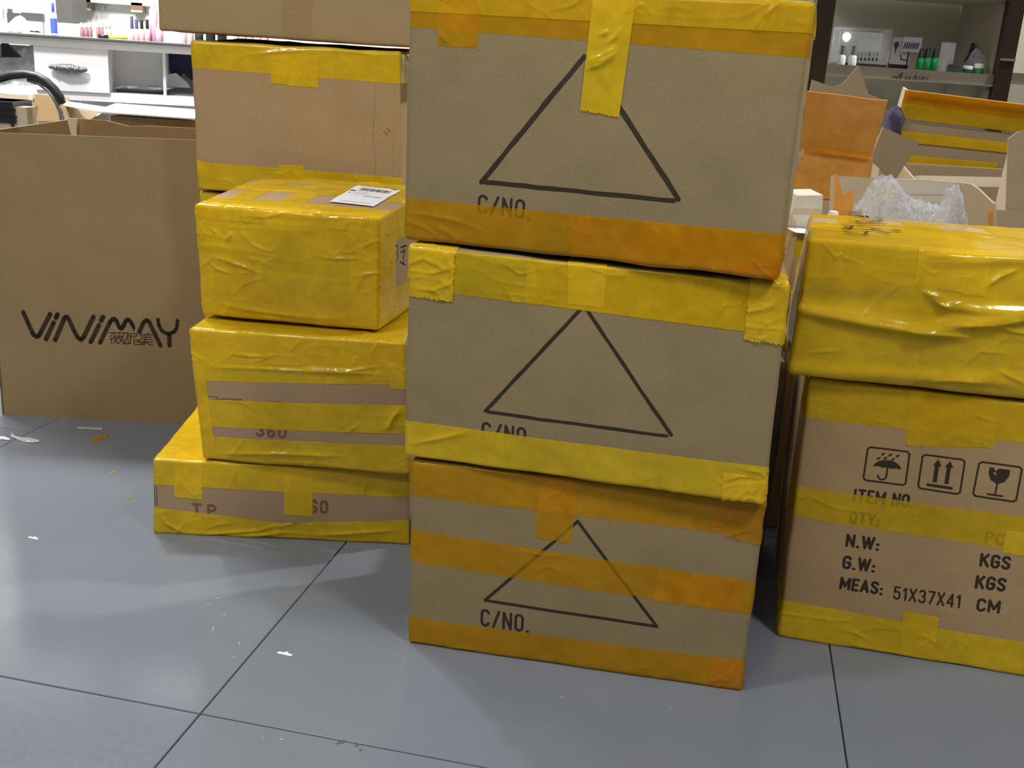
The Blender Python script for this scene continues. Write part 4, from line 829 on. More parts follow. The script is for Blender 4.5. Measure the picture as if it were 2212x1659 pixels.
# yellow taped carton further back
t = thing('open_carton', (1.05, 2.95, 0), 'kraft carton with orange and yellow tape bands standing before the cabinet', 'carton')
a, b_ = aty((1942, 300), 2.85), aty((2290, 330), 2.85)
carton_walls(t, a[0], b_[0], 2.85, 3.1, .735, K_BG)
panel('front_cover', [((1935, 400), 2.842), ((2182, 420), 2.842), ((2182, 288), 2.842), ((1945, 262), 2.842)], .003, K_BG, t)
panel('flap', [((1942, 256), 2.842), ((2330, 302), 2.842), ((2330, 242), 2.80), ((1956, 195), 2.80)], -.004, K_BG, t)
panel('tape_strip', [((1948, 232), 2.818), ((2330, 279), 2.818), ((2330, 241), 2.790), ((1956, 194), 2.790)], .0008, T_ORG, t)
panel('tape_strip', [((1942, 255), 2.830), ((2330, 301), 2.830), ((2330, 262), 2.806), ((1950, 214), 2.806)], .0008, T_YEL, t)
panel('tape_strip', [((1938, 305), 2.836), ((2178, 330), 2.836), ((2178, 308), 2.836), ((1940, 281), 2.836)], .0008, T_YEL, t)
panel('tape_strip', [((1936, 360), 2.836), ((2150, 366), 2.836), ((2155, 352), 2.836), ((1938, 333), 2.836)], .0008, T_YEL, t)
panel('side_flap', [((1922, 285), 2.95), ((1940, 300), 2.85), ((1956, 195), 2.80), ((1950, 188), 2.85)], .004, K_LIGHT, t)
# dark-sided carton at the right edge
t = thing('open_carton', (1.05, 2.55, 0), 'tall kraft carton cut off by the right edge of the picture', 'carton')
a, b_ = aty((2178, 285), 2.45), aty((1946, 356), 2.75)
carton_walls(t, b_[0], 1.35, 2.45, 2.75, .69, K_BG, zf=.62)
panel('flap', [((2172, 480), 2.46), ((2330, 500), 2.46), ((2330, 275), 2.46), ((2200, 284), 2.46), ((2178, 300), 2.46)], .004, K_BG, t)
panel('flap', [((2140, 480), 2.56), ((2174, 480), 2.47), ((2196, 288), 2.47), ((2180, 286), 2.5), ((2176, 330), 2.54)], .004, K_LIGHT, t)
panel('flap', [((1950, 400), 2.72), ((2168, 405), 2.62), ((2175, 381), 2.62), ((1985, 375), 2.70), ((1968, 382), 2.72)], .004, K_LIGHT, t)
panel('flap', [((1944, 400), 2.745), ((2170, 400), 2.745), ((2176, 366), 2.745), ((1947, 354), 2.745)], .004, K_BG, t)
PUR = plain('lilac_cloth', (.06, .05, .11), .8, var=.3, vscale=40)
p_ = aty((1931, 268), 2.80); mb = MB(); mb.lathe((p_[0], 2.80, p_[2] - .06), [(.012, 0), (.024, .02), (.020, .05), (.026, .075), (.012, .10), (.003, .105)], 12); setp(mb.build('cloth_bundle', PUR, smooth=True), 'lilac cloth bundle behind the orange flap', 'cloth')
mb = MB(); mb.box((p_[0], 2.80, (p_[2] - .06) / 2), (.05, .04, p_[2] - .062)); setp(mb.build('carton_post', K_BG), 'slim kraft box standing under the lilac bundle', 'box')

# ================================================================== DISPLAY CABINET (right background)
BRONZE = plain('dark_bronze_metal', (.055, .036, .024), .28, .55)
CHROME = plain('chrome_trim', (.72, .69, .64), .18, .95)
BRUSH = plain('brushed_fascia', (.32, .265, .21), .3, .6, var=.15, vscale=6)
GLASSY = film('cabinet_glass', (.93, .95, .94), .10, .04, (.8, .85, .83), 4)
BACKP = plain('cabinet_back_panel', (.52, .475, .375), .7, var=.05, vscale=5)
ACRYL = film('clear_acrylic', (.97, .98, .98), .18, .05, (.85, .87, .9), 3)
YC = 3.40
cab0, cab1 = aty((1800, 100), YC)[0], aty((2160, 100), YC)[0]
t = thing('display_cabinet', ((cab0 + cab1) / 2, YC + .15, 0), 'dark bronze display cabinet with lit shelf and chrome fascia on the right', 'cabinet')
XR = cab1 + 1.0
mb = MB(); mb.box(((cab0 + XR) / 2 - .05, YC + .34, 1.1), (XR - cab0 + .3, .02, 2.2)); mb.build('back_panel', BACKP, t)
for xx, wd in ((cab0 - .045, .055), (cab1 + .02, .045), (XR, .05)):
    mb = MB(); mb.box((xx, YC + .0, 1.1), (wd, .05, 2.2)); mb.build('post', BRONZE, t)
mb = MB(); mb.box((cab0 - .01, YC + .17, 1.1), (.008, .32, 2.2)); mb.build('side_glass', GLASSY, t)
mb = MB(); mb.box((cab1 - .008, YC + .17, 1.1), (.01, .32, 2.2)); mb.build('side_panel', plain('cabinet_side', (.36, .32, .25), .6), t)
def fz(px): return aty(px, YC)[2]
z_t, z_b = fz((1990, 151)), fz((1990, 176))
SHZ = z_t
for x0, x1, z0, z1 in ((cab0 - .015, cab1 - .004, z_b, z_t), (cab1 + .045, XR - .03, fz((2200, 182)), fz((2200, 158)))):
    mb = MB(); mb.box(((x0 + x1) / 2, YC - .005, (z0 + z1) / 2), (x1 - x0, .012, z1 - z0)); fas = mb.build('fascia', BRUSH, t)
    mb = MB(); mb.box(((x0 + x1) / 2, YC - .013, z0 + .001), (x1 - x0, .006, .004)); mb.build('fascia_trim', CHROME, t)
    mb = MB(); mb.box(((x0 + x1) / 2, YC + .16, z1 - .005), (x1 - x0 - .004, .32, .008)); mb.build('shelf', GLASSY, t)
z_u = fz((1990, 0)); mb = MB(); mb.box(((cab0 + cab1) / 2, YC + .15, z_u + .03), (cab1 - cab0, .33, .03)); mb.build('shelf', BACKP, t)
mb = MB(); mb.box(((cab0 + cab1) / 2, YC - .015, z_u + .02), (cab1 - cab0, .01, .012)); mb.build('fascia_trim', CHROME, t)
mb = MB(); mb.box((cab1 + .02, YC - .028, fz((2165, 129))), (.045, .006, .006)); mb.build('fascia_trim', CHROME, t)
mb = MB(); mb.box(((cab0 + XR) / 2, YC - .01, .40), (XR - cab0, .02, .80)); mb.build('lower_door', plain('cabinet_lower', (.20, .175, .135), .5), t)
# script lettering on the fascia
zz = lambda x, y: aty((x, y), YC - .0125)
ls = [[(1927, 166), (1934, 164), (1938, 168), (1930, 171)], [(1938, 170), (1944, 160), (1951, 154)], [(1951, 154), (1947, 163), (1946, 171)], [(1942, 165), (1950, 164)], [(1956, 171), (1959, 163), (1957, 171)], [(1969, 163), (1964, 166), (1967, 169), (1962, 171)], [(1982, 154), (1972, 172)], [(1976, 166), (1981, 164), (1979, 172)], [(1988, 164), (1985, 172)], [(1993, 165), (1990, 172)], [(1993, 167), (1998, 165), (1997, 172)], [(2006, 166), (2003, 173)], [(1990, 159), (1991, 158)], [(2008, 160), (2009, 159)]]
mb = MB()
for l in ls: mb.tube([zz(*p) for p in l], [.0018] + [.0026] * (len(l) - 2) + [.0013], 6, .4)
o = mb.build('script_lettering', plain('script_dark', (.02, .016, .012), .6), t, smooth=True)

def shelf_pt(px, dy=0.06): p = aty((px, 100), YC + dy); return V3(p[0], YC + dy, SHZ)
def sh_z(px, py, dy=.06): return aty((px, py), YC + dy)[2]
def pxw(w_, dy=.06): return w_ * (YC + dy) / FPX * 1.03
def tagthing(name, px, dy, label, cat, group=None): return thing(name, shelf_pt(px, dy), label, cat, group)
GRN = plain('green_glass', (.012, .23, .055), .12); CAPD = plain('dark_green_cap', (.035, .042, .03), .35); WHT = plain('white_plastic', (.80, .82, .82), .35); BLK = plain('black_plastic', (.015, .015, .017), .3)
rw = ['left', 'middle', 'right']
for k, (px, w_, top) in enumerate(((1993, 15, 105), (2007, 17, 104), (2024, 17, 105))):
    t = tagthing('polish_bottle', px, .03 + k * .0, 'green bottle with tall dark cap, %s of three on the cabinet shelf' % rw[k], 'bottle', 'green bottles on the cabinet shelf')
    p = shelf_pt(px, .03); hb = sh_z(px, 126, .03) - p[2]; ht = sh_z(px, top, .03) - p[2]; r = pxw(w_) / 2 * .97
    MB().lathe(p, [(r * .9, 0), (r, .003), (r, hb - .004), (r * .8, hb)], 18).build('bottle_body', GRN, t, smooth=True, sharp=.8)
    MB().lathe(p + V3(0, 0, hb), [(r * .8, 0), (r * .8, .002), (r * .66, ht - hb - .003), (r * .55, ht - hb)], 18).build('cap', CAPD, t, smooth=True, sharp=.8)
t = tagthing('product_box', 2050, .05, 'tall white box next to the green bottles on the cabinet shelf', 'box'); p = shelf_pt(2049, .06); h = sh_z(2049, 93, .06) - p[2]
MB().box(p + V3(0, 0, h / 2), (pxw(19), .03, h), .5).build('box_body', WHT, t); MB().box(p + V3(0, 0, h + .0015), (pxw(20), .031, .003), .5).build('box_lid', plain('grey_card', (.35, .36, .34), .5), t)
for k, (px, w_, h0, lidm, bodm, lb_) in enumerate(((2070, 24, 140, CAPD, plain('teal_jar', (.02, .09, .06), .15), 'low dark green jar beside the white box'), (2099, 18, 143, WHT, plain('mid_green_jar', (.02, .13, .05), .15), 'green jar with white lid, left of the pair under the plastic bag'), (2123, 19, 138, WHT, plain('bright_green_jar', (.03, .30, .06), .15), 'bright green jar with white lid at the shelf end'))):
    t = tagthing('jar', px, .02, lb_, 'jar', 'jars on the cabinet shelf'); p = shelf_pt(px, .02); h = sh_z(px, h0, .02) - p[2]; r = pxw(w_) / 2
    MB().lathe(p, [(r * .95, 0), (r, .002), (r, max(.004, h * .55))], 18).build('jar_body', bodm, t, smooth=True, sharp=.8)
    MB().lathe(p + V3(0, 0, max(.004, h * .55)), [(r * 1.02, 0), (r * 1.02, h * .4), (r * .9, h * .45)], 18).build('lid', lidm, t, smooth=True, sharp=.8)
for k, (px, w_, top, lb_) in enumerate(((2101, 11, 93, 'slim black bottle with pointed neck on the cabinet shelf'), (2117, 9, 97, 'short black bottle peeking over the plastic bag on the shelf'))):
    t = tagthing('polish_bottle', px, .14, lb_, 'bottle'); p = shelf_pt(px, .14); h = sh_z(px, top, .14) - p[2]; r = pxw(w_)
    MB().lathe(p, [(r, 0), (r, h * .45), (r * .6, h * .62)], 14).build('bottle_body', BLK, t, smooth=True, sharp=.9); MB().lathe(p + V3(0, 0, h * .62), [(r * .5, 0), (r * .36, h * .36), (r * .25, h * .38)], 14).build('neck', BLK, t, smooth=True)
t = tagthing('product_box', 2138, .12, 'black square box at the right end of the cabinet shelf', 'box'); p = shelf_pt(2138, .12); h = sh_z(2138, 95, .12) - p[2]
mb = MB(); mb.box(p + V3(0, 0, h / 2), (pxw(24, .12), .05, h), 0, .85); mb.build('box_body', BLK, t); MB().box(p + V3(0, 0, h + .001), (pxw(18, .12), .036, .003)).build('box_lid', BLK, t)
p = shelf_pt(2115, .06); n_ = 24; G = np.zeros((n_, n_, 3))
for i in range(n_):
    for j in range(n_):
        a, c = i / (n_ - 1) * 2 - 1, j / (n_ - 1) * 2 - 1; d = max(0, 1 - a * a * .9 - c * c * .9)
        G[i, j] = p + V3(a * .040, c * .035, .002 + .06 * d ** .7 * (.7 + .6 * vn(a * 4, c * 4, 2)))
mb = MB(); mb.grid(G); setp(mb.build('plastic_bag', CP, base=p, smooth=False), 'crumpled plastic bag on the cabinet shelf before the black bottles', 'bag')
# acrylic stand with swatch card and glowing globe
p = shelf_pt(1862, .04); zt_ = sh_z(1862, 62, .04); h = zt_ - p[2]; xl, xr = aty((1812, 100), YC + .04)[0], aty((1918, 100), YC + .04)[0]; xm = (xl + xr) / 2
t = thing('display_stand', (xm, YC + .06, SHZ), 'clear acrylic stand holding a nail colour swatch card', 'stand')
for xx in (xl, xr): MB().box((xx, YC + .07, SHZ + h / 2), (.007, .09, h)).build('side_plate', ACRYL, t)
MB().box((xm, YC + .07, SHZ + h), (xr - xl + .006, .09, .007)).build('top_plate', ACRYL, t); MB().box((xm, YC + .07, SHZ + .004), (xr - xl, .09, .007)).build('base_plate', plain('black_acrylic', (.03, .03, .035), .2), t)
MB().box((xm + .004, YC + .09, SHZ + h * .52), (xr - xl - .016, .003, h * .84)).build('card', WHT, t)
SWC = [(.5, .55, .5), (.45, .45, .46), (.55, .55, .38), (.05, .42, .28), (.5, .55, .52), (.4, .42, .42)]
for k in range(6):
    a = aty((1853 + k * 8.4, 119 + k * .3), YC + .083); mt = plain('swatch_%d' % k, SWC[k], .2); r = .0062
    MB().lathe((0, 0, 0), [(.1 * r, -.003), (r, 0), (.1 * r, .003)], 10)
    mb = MB(); mb.add([a + V3(r * .55 * math.cos(q_), .0, .004 + r * 1.3 * math.sin(q_)) for q_ in [i * math.pi / 6 for i in range(12)]], [list(range(12))]); ob = mb.build('swatch_tip', mt, t)
    mb = MB(); mb.add([a + V3(r * .5 * math.cos(q_), -.001, -.011 + r * .8 * math.sin(q_)) for q_ in [i * math.pi / 6 for i in range(12)]], [list(range(12))]); mb.build('swatch_base', plain('swatch_dark_%d' % k, (.05, .07, .07), .3), t)
for px, w_, y0_, y1_, nmx in ((1822, 12, 145, 98, 'left of the two beside the glowing globe'), (1846, 9, 143, 98, 'right of the two under the swatch card')):
    t = tagthing('polish_bottle', px, .02, 'white based bottle with grey cap, ' + nmx, 'bottle', 'white based bottles in the acrylic stand'); p = shelf_pt(px, .02); h2 = sh_z(px, y1_, .02) - p[2]; r = pxw(16) / 2
    MB().lathe(p, [(r, 0), (r, h2 * .42), (r * .7, h2 * .5)], 14).build('bottle_body', WHT, t, smooth=True, sharp=.8); MB().lathe(p + V3(0, 0, h2 * .5), [(r * .6, 0), (r * .6, h2 * .48), (r * .5, h2 * .5)], 14).build('cap', plain('grey_cap', (.25, .25, .26), .25, .3), t, smooth=True, sharp=.8)
p = aty((1826, 84), YC + .10); t = thing('glow_globe', (p[0], p[1], SHZ), 'small glowing white globe behind the acrylic stand', 'bulb')
MB().lathe(p, [(.004, -.020), (.010, -.012), (.0165, .002), (.017, .010), (.012, .018), (.003, .021)], 18).build('glass_globe', plain('glowing_white', (1, 1, 1), .3, emit=((1, 1, 1), 7.0)), t, smooth=True)  # emissive white globe, carried by a chrome stem
MB().lathe((p[0], p[1], SHZ), [(.004, 0), (.004, p[2] - SHZ - .018)], 10).build('globe_stem', CHROME, t, smooth=True)
for px0, px1, py0, py1, dy, lb_, art in ((1921, 1972, 83, 138, .05, 'photo card with a dark shell on the cabinet shelf', 0), (1947, 1993, 82, 111, .03, 'small card with a row of violet feather shapes on the shelf', 1)):
    a, b_ = aty((px0, py1), YC + dy), aty((px1, py0), YC + dy); t = thing('display_card', ((a[0] + b_[0]) / 2, YC + dy, SHZ), lb_, 'card')
    MB().box(((a[0] + b_[0]) / 2, YC + dy, (a[2] + b_[2]) / 2), (b_[0] - a[0], .002, b_[2] - a[2])).build('card_face', plain('card_lilac', (.56, .55, .66), .5) if art else plain('card_grey', (.55, .54, .56), .5), t)
    MB().box(((a[0] + b_[0]) / 2, YC + dy + .02, (SHZ + a[2]) / 2 + .002), (b_[0] - a[0], .035, abs(a[2] - SHZ) + .004) if not art else (.004, .004, abs(a[2] - SHZ) + .004)).build('card_stand', BLK, t)
    w_, h_ = b_[0] - a[0], b_[2] - a[2]; yv = YC + dy - .0016
    DK = plain('card_ink_%d' % art, (.05, .045, .09), .6)
    if art:
        for k in range(7):
            cx = a[0] + w_ * (.12 + .115 * k); mb = MB(); mb.add([V3(cx + .0025 * math.cos(q_) + .003 * math.sin(q_), yv, a[2] + h_ * .42 + h_ * .26 * math.sin(q_)) for q_ in [i * math.pi / 6 for i in range(12)]], [list(range(12))]); mb.build('printed_feather', DK, t)
    else:
        mb = MB(); c0 = V3(a[0] + w_ * .2, yv, a[2] + h_ * .72); mb.add([c0 + V3(.008 * math.cos(q_), 0, .010 * math.sin(q_) - (.02 if math.sin(q_) < -.95 else 0)) for q_ in [i * math.pi / 8 for i in range(16)]], [list(range(16))]); mb.build('printed_shell', DK, t)
        mb = MB(); c0 = V3(a[0] + w_ * .7, yv, a[2] + h_ * .22); mb.add([c0 + V3(-.014, 0, .012), c0 + V3(-.010, 0, -.004), c0 + V3(.012, 0, -.006), c0 + V3(.014, 0, -.003), c0 + V3(-.006, 0, 0), c0 + V3(-.011, 0, .012)], [list(range(6))]); mb.build('printed_bowl', DK, t)

# ================================================================== WHITE COUNTER (left background)
LAQ = plain('white_lacquer', (.90, .90, .92), .25); LAQW = plain('white_edge', (.93, .93, .93), .3); DKL = plain('dark_glass_edge', (.10, .11, .11), .2)
def cy(px): return 3.6 + .15 * px / 410
def cpt(px, py, dy=0): return aty((px, py), cy(px) + dy)
ca, cb = aty((-200, 75), 3.52), aty((430, 93), 3.757); cdir = (cb - ca); cdir[2] = 0; cL = np.linalg.norm(cdir); cdir /= cL; cn_ = V3(-cdir[1], cdir[0], 0); cyaw = math.atan2(cdir[1], cdir[0])
ca = ca - cdir * .4; cb = cb + cdir * 1.3; CZ = .856; cL = np.linalg.norm(cb - ca)
t = thing('counter', ((ca + cb) / 2)[:2].tolist() + [0], 'long white lacquered counter with a drawer along the back wall', 'counter')
mid = (ca + cb) / 2 + cn_ * .28
MB().box((mid[0], mid[1], CZ - .004), (cL, .60, .006), cyaw).build('glass_top', DKL, t)
mt_ = (ca + cb) / 2 + cn_ * .29; MB().box((mt_[0], mt_[1], CZ - .022), (cL, .58, .026), cyaw).build('worktop', LAQW, t)
m2 = (ca + cb) / 2 + cn_ * .56; MB().box((m2[0], m2[1], CZ + .02), (cL, .05, .045), cyaw).build('back_ledge', LAQW, t)
m3 = (ca + cb) / 2 + cn_ * .54; MB().box((m3[0], m3[1], .41), (cL, .02, .80), cyaw).build('back_panel', LAQ, t)
zsh = cpt(200, 209)[2]; m4 = (ca + cb) / 2 + cn_ * .28; MB().box((m4[0], m4[1], zsh), (cL, .52, .03), cyaw).build('lower_shelf', LAQ, t)
def cbox(px0, px1, z0, z1, d0, d1, name, mat, par):
    a, b_ = cpt(px0, 150), cpt(px1, 150); k0 = np.dot(a - ca, cdir); k1 = np.dot(b_ - ca, cdir); c = ca + cdir * (k0 + k1) / 2 + cn_ * (d0 + d1) / 2
    return MB().box((c[0], c[1], (z0 + z1) / 2), (abs(k1 - k0), d1 - d0, z1 - z0), cyaw).build(name, mat, par)
cbox(73, 236, cpt(150, 199)[2], CZ - .036, .04, .50, 'drawer_case', LAQ, t)
dr = cbox(75, 234, cpt(150, 197)[2], cpt(150, 100)[2], .012, .032, 'drawer', LAQ, t); BASE[dr] = BASE[t]
cbox(236, 352, zsh, CZ - .036, .20, .23, 'divider', LAQW, t); cbox(350, 356, zsh, CZ - .036, .05, .5, 'divider', LAQW, t)
cbox(165, 170, 0, zsh, .03, .5, 'leg_panel', LAQ, t); cbox(-120, -110, 0, zsh, .03, .5, 'leg_panel', LAQ, t); cbox(600, 610, 0, CZ - .036, .03, .5, 'leg_panel', LAQ, t)
IRON = plain('aged_iron', (.16, .16, .17), .3, .7); mb = MB(); rg = random.Random(3)
for k in range(15):
    a_ = k / 14; q_ = cpt(113 + 74 * a_, 144.5 + 7 * a_, .0); r = .006 + .0065 * math.sin(a_ * math.pi) + rg.uniform(0, .002)
    mb.lathe(q_ + V3(0, -.012, -r + rg.uniform(-.002, .002)), [(r * .3, 0), (r * .95, r * .5), (r, r), (r * .9, r * 1.5), (r * .3, 2 * r)], 10)
mb.tube([cpt(114, 145) + V3(0, -.012, 0), cpt(186, 151.5) + V3(0, -.012, 0)], .004, 8); mb.build('handle', IRON, dr, smooth=True)['label'] = 'ornate aged iron handle'
CZT = CZ
def ctop(px, d=.18): a = cpt(px, 80); k = np.dot(a - ca, cdir); c = ca + cdir * k + cn_ * d; c = c * 1.0; r_ = ray((px, 80)); s = np.dot(ca + cn_ * d - CAMP, cn_) / np.dot(r_, cn_); P = CAMP + r_ * s; return V3(P[0], P[1], CZT)
def chz(px, py, d): r_ = ray((px, py)); s = np.dot(ca + cn_ * d - CAMP, cn_) / np.dot(r_, cn_); return (CAMP + r_ * s)[2]
SCL = 3.85 / FPX
PINK = plain('pink_glass', (.72, .38, .40), .12); PINK2 = plain('rose_glass', (.62, .33, .45), .12); CLRG = film('clear_glass_bottle', (.95, .95, .95), .3, .06, (.85, .86, .88), 10)
def cbottle(px, w_, ybody, ytop, d, mb_, mc, label, group=None, cw=.6):
    P = ctop(px, d); t = thing('polish_bottle', P, label, 'bottle', group); h1 = max(.01, chz(px, ybody, d) - CZT); h2 = chz(px, ytop, d) - CZT; r = w_ / 2 * SCL
    MB().lathe(P, [(r * .92, 0), (r, .002), (r, h1 - .005), (r * .6, h1)], 14).build('bottle_body', mb_, t, smooth=True, sharp=.9)
    if h2 > h1 + .004: MB().lathe(P + V3(0, 0, h1), [(r * cw, 0), (r * cw * .85, h2 - h1 - .002), (r * cw * .7, h2 - h1)], 14).build('cap', mc, t, smooth=True, sharp=.9)
DCAP = plain('black_cap', (.02, .02, .025), .25); BCAP = plain('blue_grey_cap', (.06, .08, .14), .25); SMOKE = plain('smoky_rose', (.26, .14, .16), .2)
for k, px in enumerate((178, 187, 196, 213, 221, 229, 237)):
    cbottle(px, 9, 60, 49, .26, SMOKE if k < 5 else PINK, plain('frosted_cap_%d' % k, (.35, .35, .36), .4), 'smoky rose bottle, %s from the left in the cluster beside the yellow pen' % ('first', 'second', 'third', 'fourth', 'fifth', 'sixth', 'last')[k], 'smoky rose bottles on the counter', .9)
for k, (px, yt, mc, lb_) in enumerate(((286, 35, BCAP, 'pink bottle with slanted blue-grey cap'), (296, 42, BCAP, 'pink bottle with short grey cap'), (307, 43, DCAP, 'pink bottle with thin black cap'), (319, 42, DCAP, 'pink bottle with wide black cap beside the tall rose bottle'))): cbottle(px, 12, 63, yt, .16, PINK, mc, lb_ + ' on the counter', 'pink bottles near the brown carton')
cbottle(333, 17, 18, 3, .18, PINK2, plain('peach_cap', (.75, .55, .42), .4), 'tall rose bottle half hidden by the plain brown carton')
for k, (px, mt, w_) in enumerate(((345, PINK2, 16), (361, CLRG, 13), (373, CLRG, 9), (384, CLRG, 14), (398, PINK, 12), (412, PINK, 12), (430, DCAP, 18), (455, DCAP, 20), (480, DCAP, 20), (510, PINK2, 14), (526, PINK, 14), (542, PINK2, 14), (558, PINK, 14), (574, PINK2, 14))):
    cbottle(px, w_, 60 if k < 6 else 66, 50, .16, mt, CLRG, ('rose', 'first clear', 'thin clear', 'third clear', 'pale pink', 'second pale pink', 'first black', 'second black', 'third black', 'first far rose', 'first far pink', 'second far rose', 'second far pink', 'last far rose')[k] + ' small bottle in the row seen under the brown carton', 'small bottles seen under the brown carton')
P = ctop(228, .05); t = thing('marker_pen', P, 'yellow highlighter pen with black cap lying on the counter', 'pen'); a, b_ = ctop(212, .05), ctop(276, .05)
MB().tube([a + V3(0, 0, .006), a + (b_ - a) * .35 + V3(0, 0, .006)], .006, 10).build('pen_cap', BLK, t, smooth=True); MB().tube([a + (b_ - a) * .35 + V3(0, 0, .006), b_ + V3(0, 0, .006)], .0055, 10).build('pen_barrel', plain('neon_yellow', (.75, .8, .05), .4), t, smooth=True)
# pouch, boxes, bottle at the left end
P = ctop(45, .12); n_ = 30; G = np.zeros((n_, 16, 3)); a, b_ = ctop(-6, .12), ctop(76, .12)
for i in range(n_):
    for j in range(16):
        s_, c = i / (n_ - 1), j / 15
        hh = .022 + .030 * math.exp(-((s_ - .62) / .18) ** 2) + .012 * math.exp(-((s_ - .05) / .2) ** 2)
        G[i, j] = a + (b_ - a) * s_ + V3(0, (c - .5) * .10, .001 + hh * math.sin(c * math.pi) ** .6 * (1 if .01 < s_ < .99 else .3) + .004 * vn(s_ * 9, c * 7, 2))
mb = MB(); mb.grid(G); setp(mb.build('plastic_pouch', plain('mint_plastic', (.66, .78, .76), .3), base=P, smooth=True), 'pale mint plastic pouch on the counter at the left edge', 'pouch')
P = ctop(82, .20); t = thing('product_box', P, 'black topped pink box behind the mint pouch', 'box'); h1, h2 = chz(82, 47, .2) - CZT, chz(82, 29, .2) - CZT
MB().box(P + V3(.0, 0, h1 / 2), (24 * SCL, .05, h1), cyaw).build('box_body', plain('pale_pink_card', (.78, .55, .53), .5), t); MB().box(P + V3(-.012, 0, (h1 + h2) / 2), (40 * SCL, .05, h2 - h1), cyaw).build('box_top', plain('charcoal_card', (.055, .055, .055), .5), t)
P = ctop(34, .26); t = thing('product_box', P, 'charcoal box with notched top behind the mint pouch', 'box'); h1 = chz(34, 28, .26) - CZT
MB().box(P + V3(0, 0, h1 / 2), (24 * SCL, .04, h1), cyaw).build('box_body', MATS['charcoal_card'], t); MB().box(P + V3(-8 * SCL, 0, h1 + .006), (6 * SCL, .04, .012), cyaw).build('notch', MATS['charcoal_card'], t)
P = ctop(6, .26); t = thing('product_box', P, 'slim silver grey box at the left end of the counter', 'box'); h1 = chz(6, 20, .26) - CZT
MB().box(P + V3(0, 0, h1 / 2), (9 * SCL, .03, h1), cyaw).build('box_body', plain('silver_card', (.5, .5, .52), .3), t); MB().box(P + V3(0, 0, h1 + .001), (9 * SCL, .03, .002), cyaw).build('box_lid', WHT, t)
BLU = plain('blue_plastic', (.06, .10, .55), .3); P = ctop(118, .40); t = thing('spray_bottle', P, 'white and blue bottle standing in front of the grey pillar', 'bottle'); h1, h2, h3 = (chz(118, y_, .40) - CZT for y_ in (39, 28, 7)); r = 7 * SCL
MB().lathe(P, [(r, 0), (r, h1), (r * .95, h2 - .002), (r * .5, h2)], 14).build('bottle_body', WHT, t, smooth=True, sharp=.9); MB().lathe(P + V3(0, 0, h2), [(r * .45, 0), (r * .4, h3 - h2), (r * .3, h3 - h2 + .002)], 12).build('cap', BLU, t, smooth=True)
MB().lathe(P + V3(0, 0, .004), [(r * 1.03, 0), (r * 1.03, h1 * .9)], 14).build('label_band', BLU, t, smooth=True, sharp=.9)
# wall shelf with brown boxes
P = aty((240, 2), 5.2); t = thing('wall_shelf', P, 'white wall shelf with dark fringe above the counter', 'shelf'); a, b_ = aty((168, 4), 5.2), aty((312, 4), 5.2)
MB().box(((a[0] + b_[0]) / 2, 5.27, aty((240, 3), 5.2)[2]), (b_[0] - a[0], .05, .018)).build('board', WALL_W, t)
mb = MB(); z_ = aty((205, 8), 5.15)[2]
for k in range(9): mb.box((a[0] + .03 + .011 * k, 5.243, z_ - .002 - .006 * (k % 2)), (.008, .004, .014 + .01 * (k % 2)), 0, .6)
mb.build('fringe', plain('dark_fringe', (.08, .08, .07), .8), t)
BRN = plain('brown_leather', (.22, .13, .08), .5)
for p0_, p1_, lb_ in (((160, 20), (190, -12), 'brown box hanging under the left end of the wall shelf'), ((279, 25), (303, 6), 'brown box under the right end of the wall shelf')):
    a, b_ = aty(p0_, 5.22), aty(p1_, 5.22); t = thing('storage_box', ((a[0] + b_[0]) / 2, 5.22, a[2]), lb_, 'box'); MB().box(((a[0] + b_[0]) / 2, 5.27, (a[2] + b_[2]) / 2), (b_[0] - a[0], .05, b_[2] - a[2])).build('box_body', BRN, t); MB().box(((a[0] + b_[0]) / 2, 5.243, a[2] + .004), (b_[0] - a[0], .004, .008)).build('rim', K_LIGHT, t)
# navy bag hanging in the open bay, clutter on the shelf under the worktop
NAVY = plain('navy_cloth', (.018, .02, .075), .6, var=.2, vscale=30)
def fpoly(pts, d, th, mat, name, label, cat):
    P = []
    for px, py in pts: r_ = ray((px, py)); s = np.dot(ca + cn_ * d - CAMP, cn_) / np.dot(r_, cn_); P.append(CAMP + r_ * s)
    mb = MB(); mb.prism(P, th); return setp(mb.build(name, mat), label, cat)
fpoly([(355, 112), (430, 113), (430, 176), (412, 172), (396, 158), (385, 170), (376, 166), (360, 140)], .30, -.05, NAVY, 'hanging_bag', 'navy cloth bag hanging under the counter', 'bag')
fpoly([(352, 163), (380, 158), (404, 178), (412, 190), (352, 187)], .24, -.03, PAPER, 'paper_stack', 'white papers under the navy bag', 'paper')
fpoly([(251, 193), (330, 198), (372, 197), (350, 206), (300, 204), (252, 202)], .10, -.12, BLK, 'black_folder', 'flat black folder lying on the shelf under the counter', 'folder')
mb = MB(); G = np.zeros((26, 10, 3)); a, b_ = cpt(248, 190), cpt(372, 196)
for i in range(26):
    for j in range(10): s_, c = i / 25, j / 9; q_ = a + (b_ - a) * s_; G[i, j] = V3(q_[0], q_[1], zsh + .018) + cn_ * (.02 + .14 * c) + V3(0, 0, .012 + .014 * vn(s_ * 12, c * 5, 3))
mb.grid(G); setp(mb.build('plastic_bag', CP, smooth=False), 'clear plastic sheet lying over the black folder', 'bag')
GRB = plain('grey_bag_film', (.80, .80, .82), .35, var=.25, vscale=18)
mb = MB(); G = np.zeros((26, 22, 3)); a, b_ = cpt(-30, 190), cpt(70, 192)
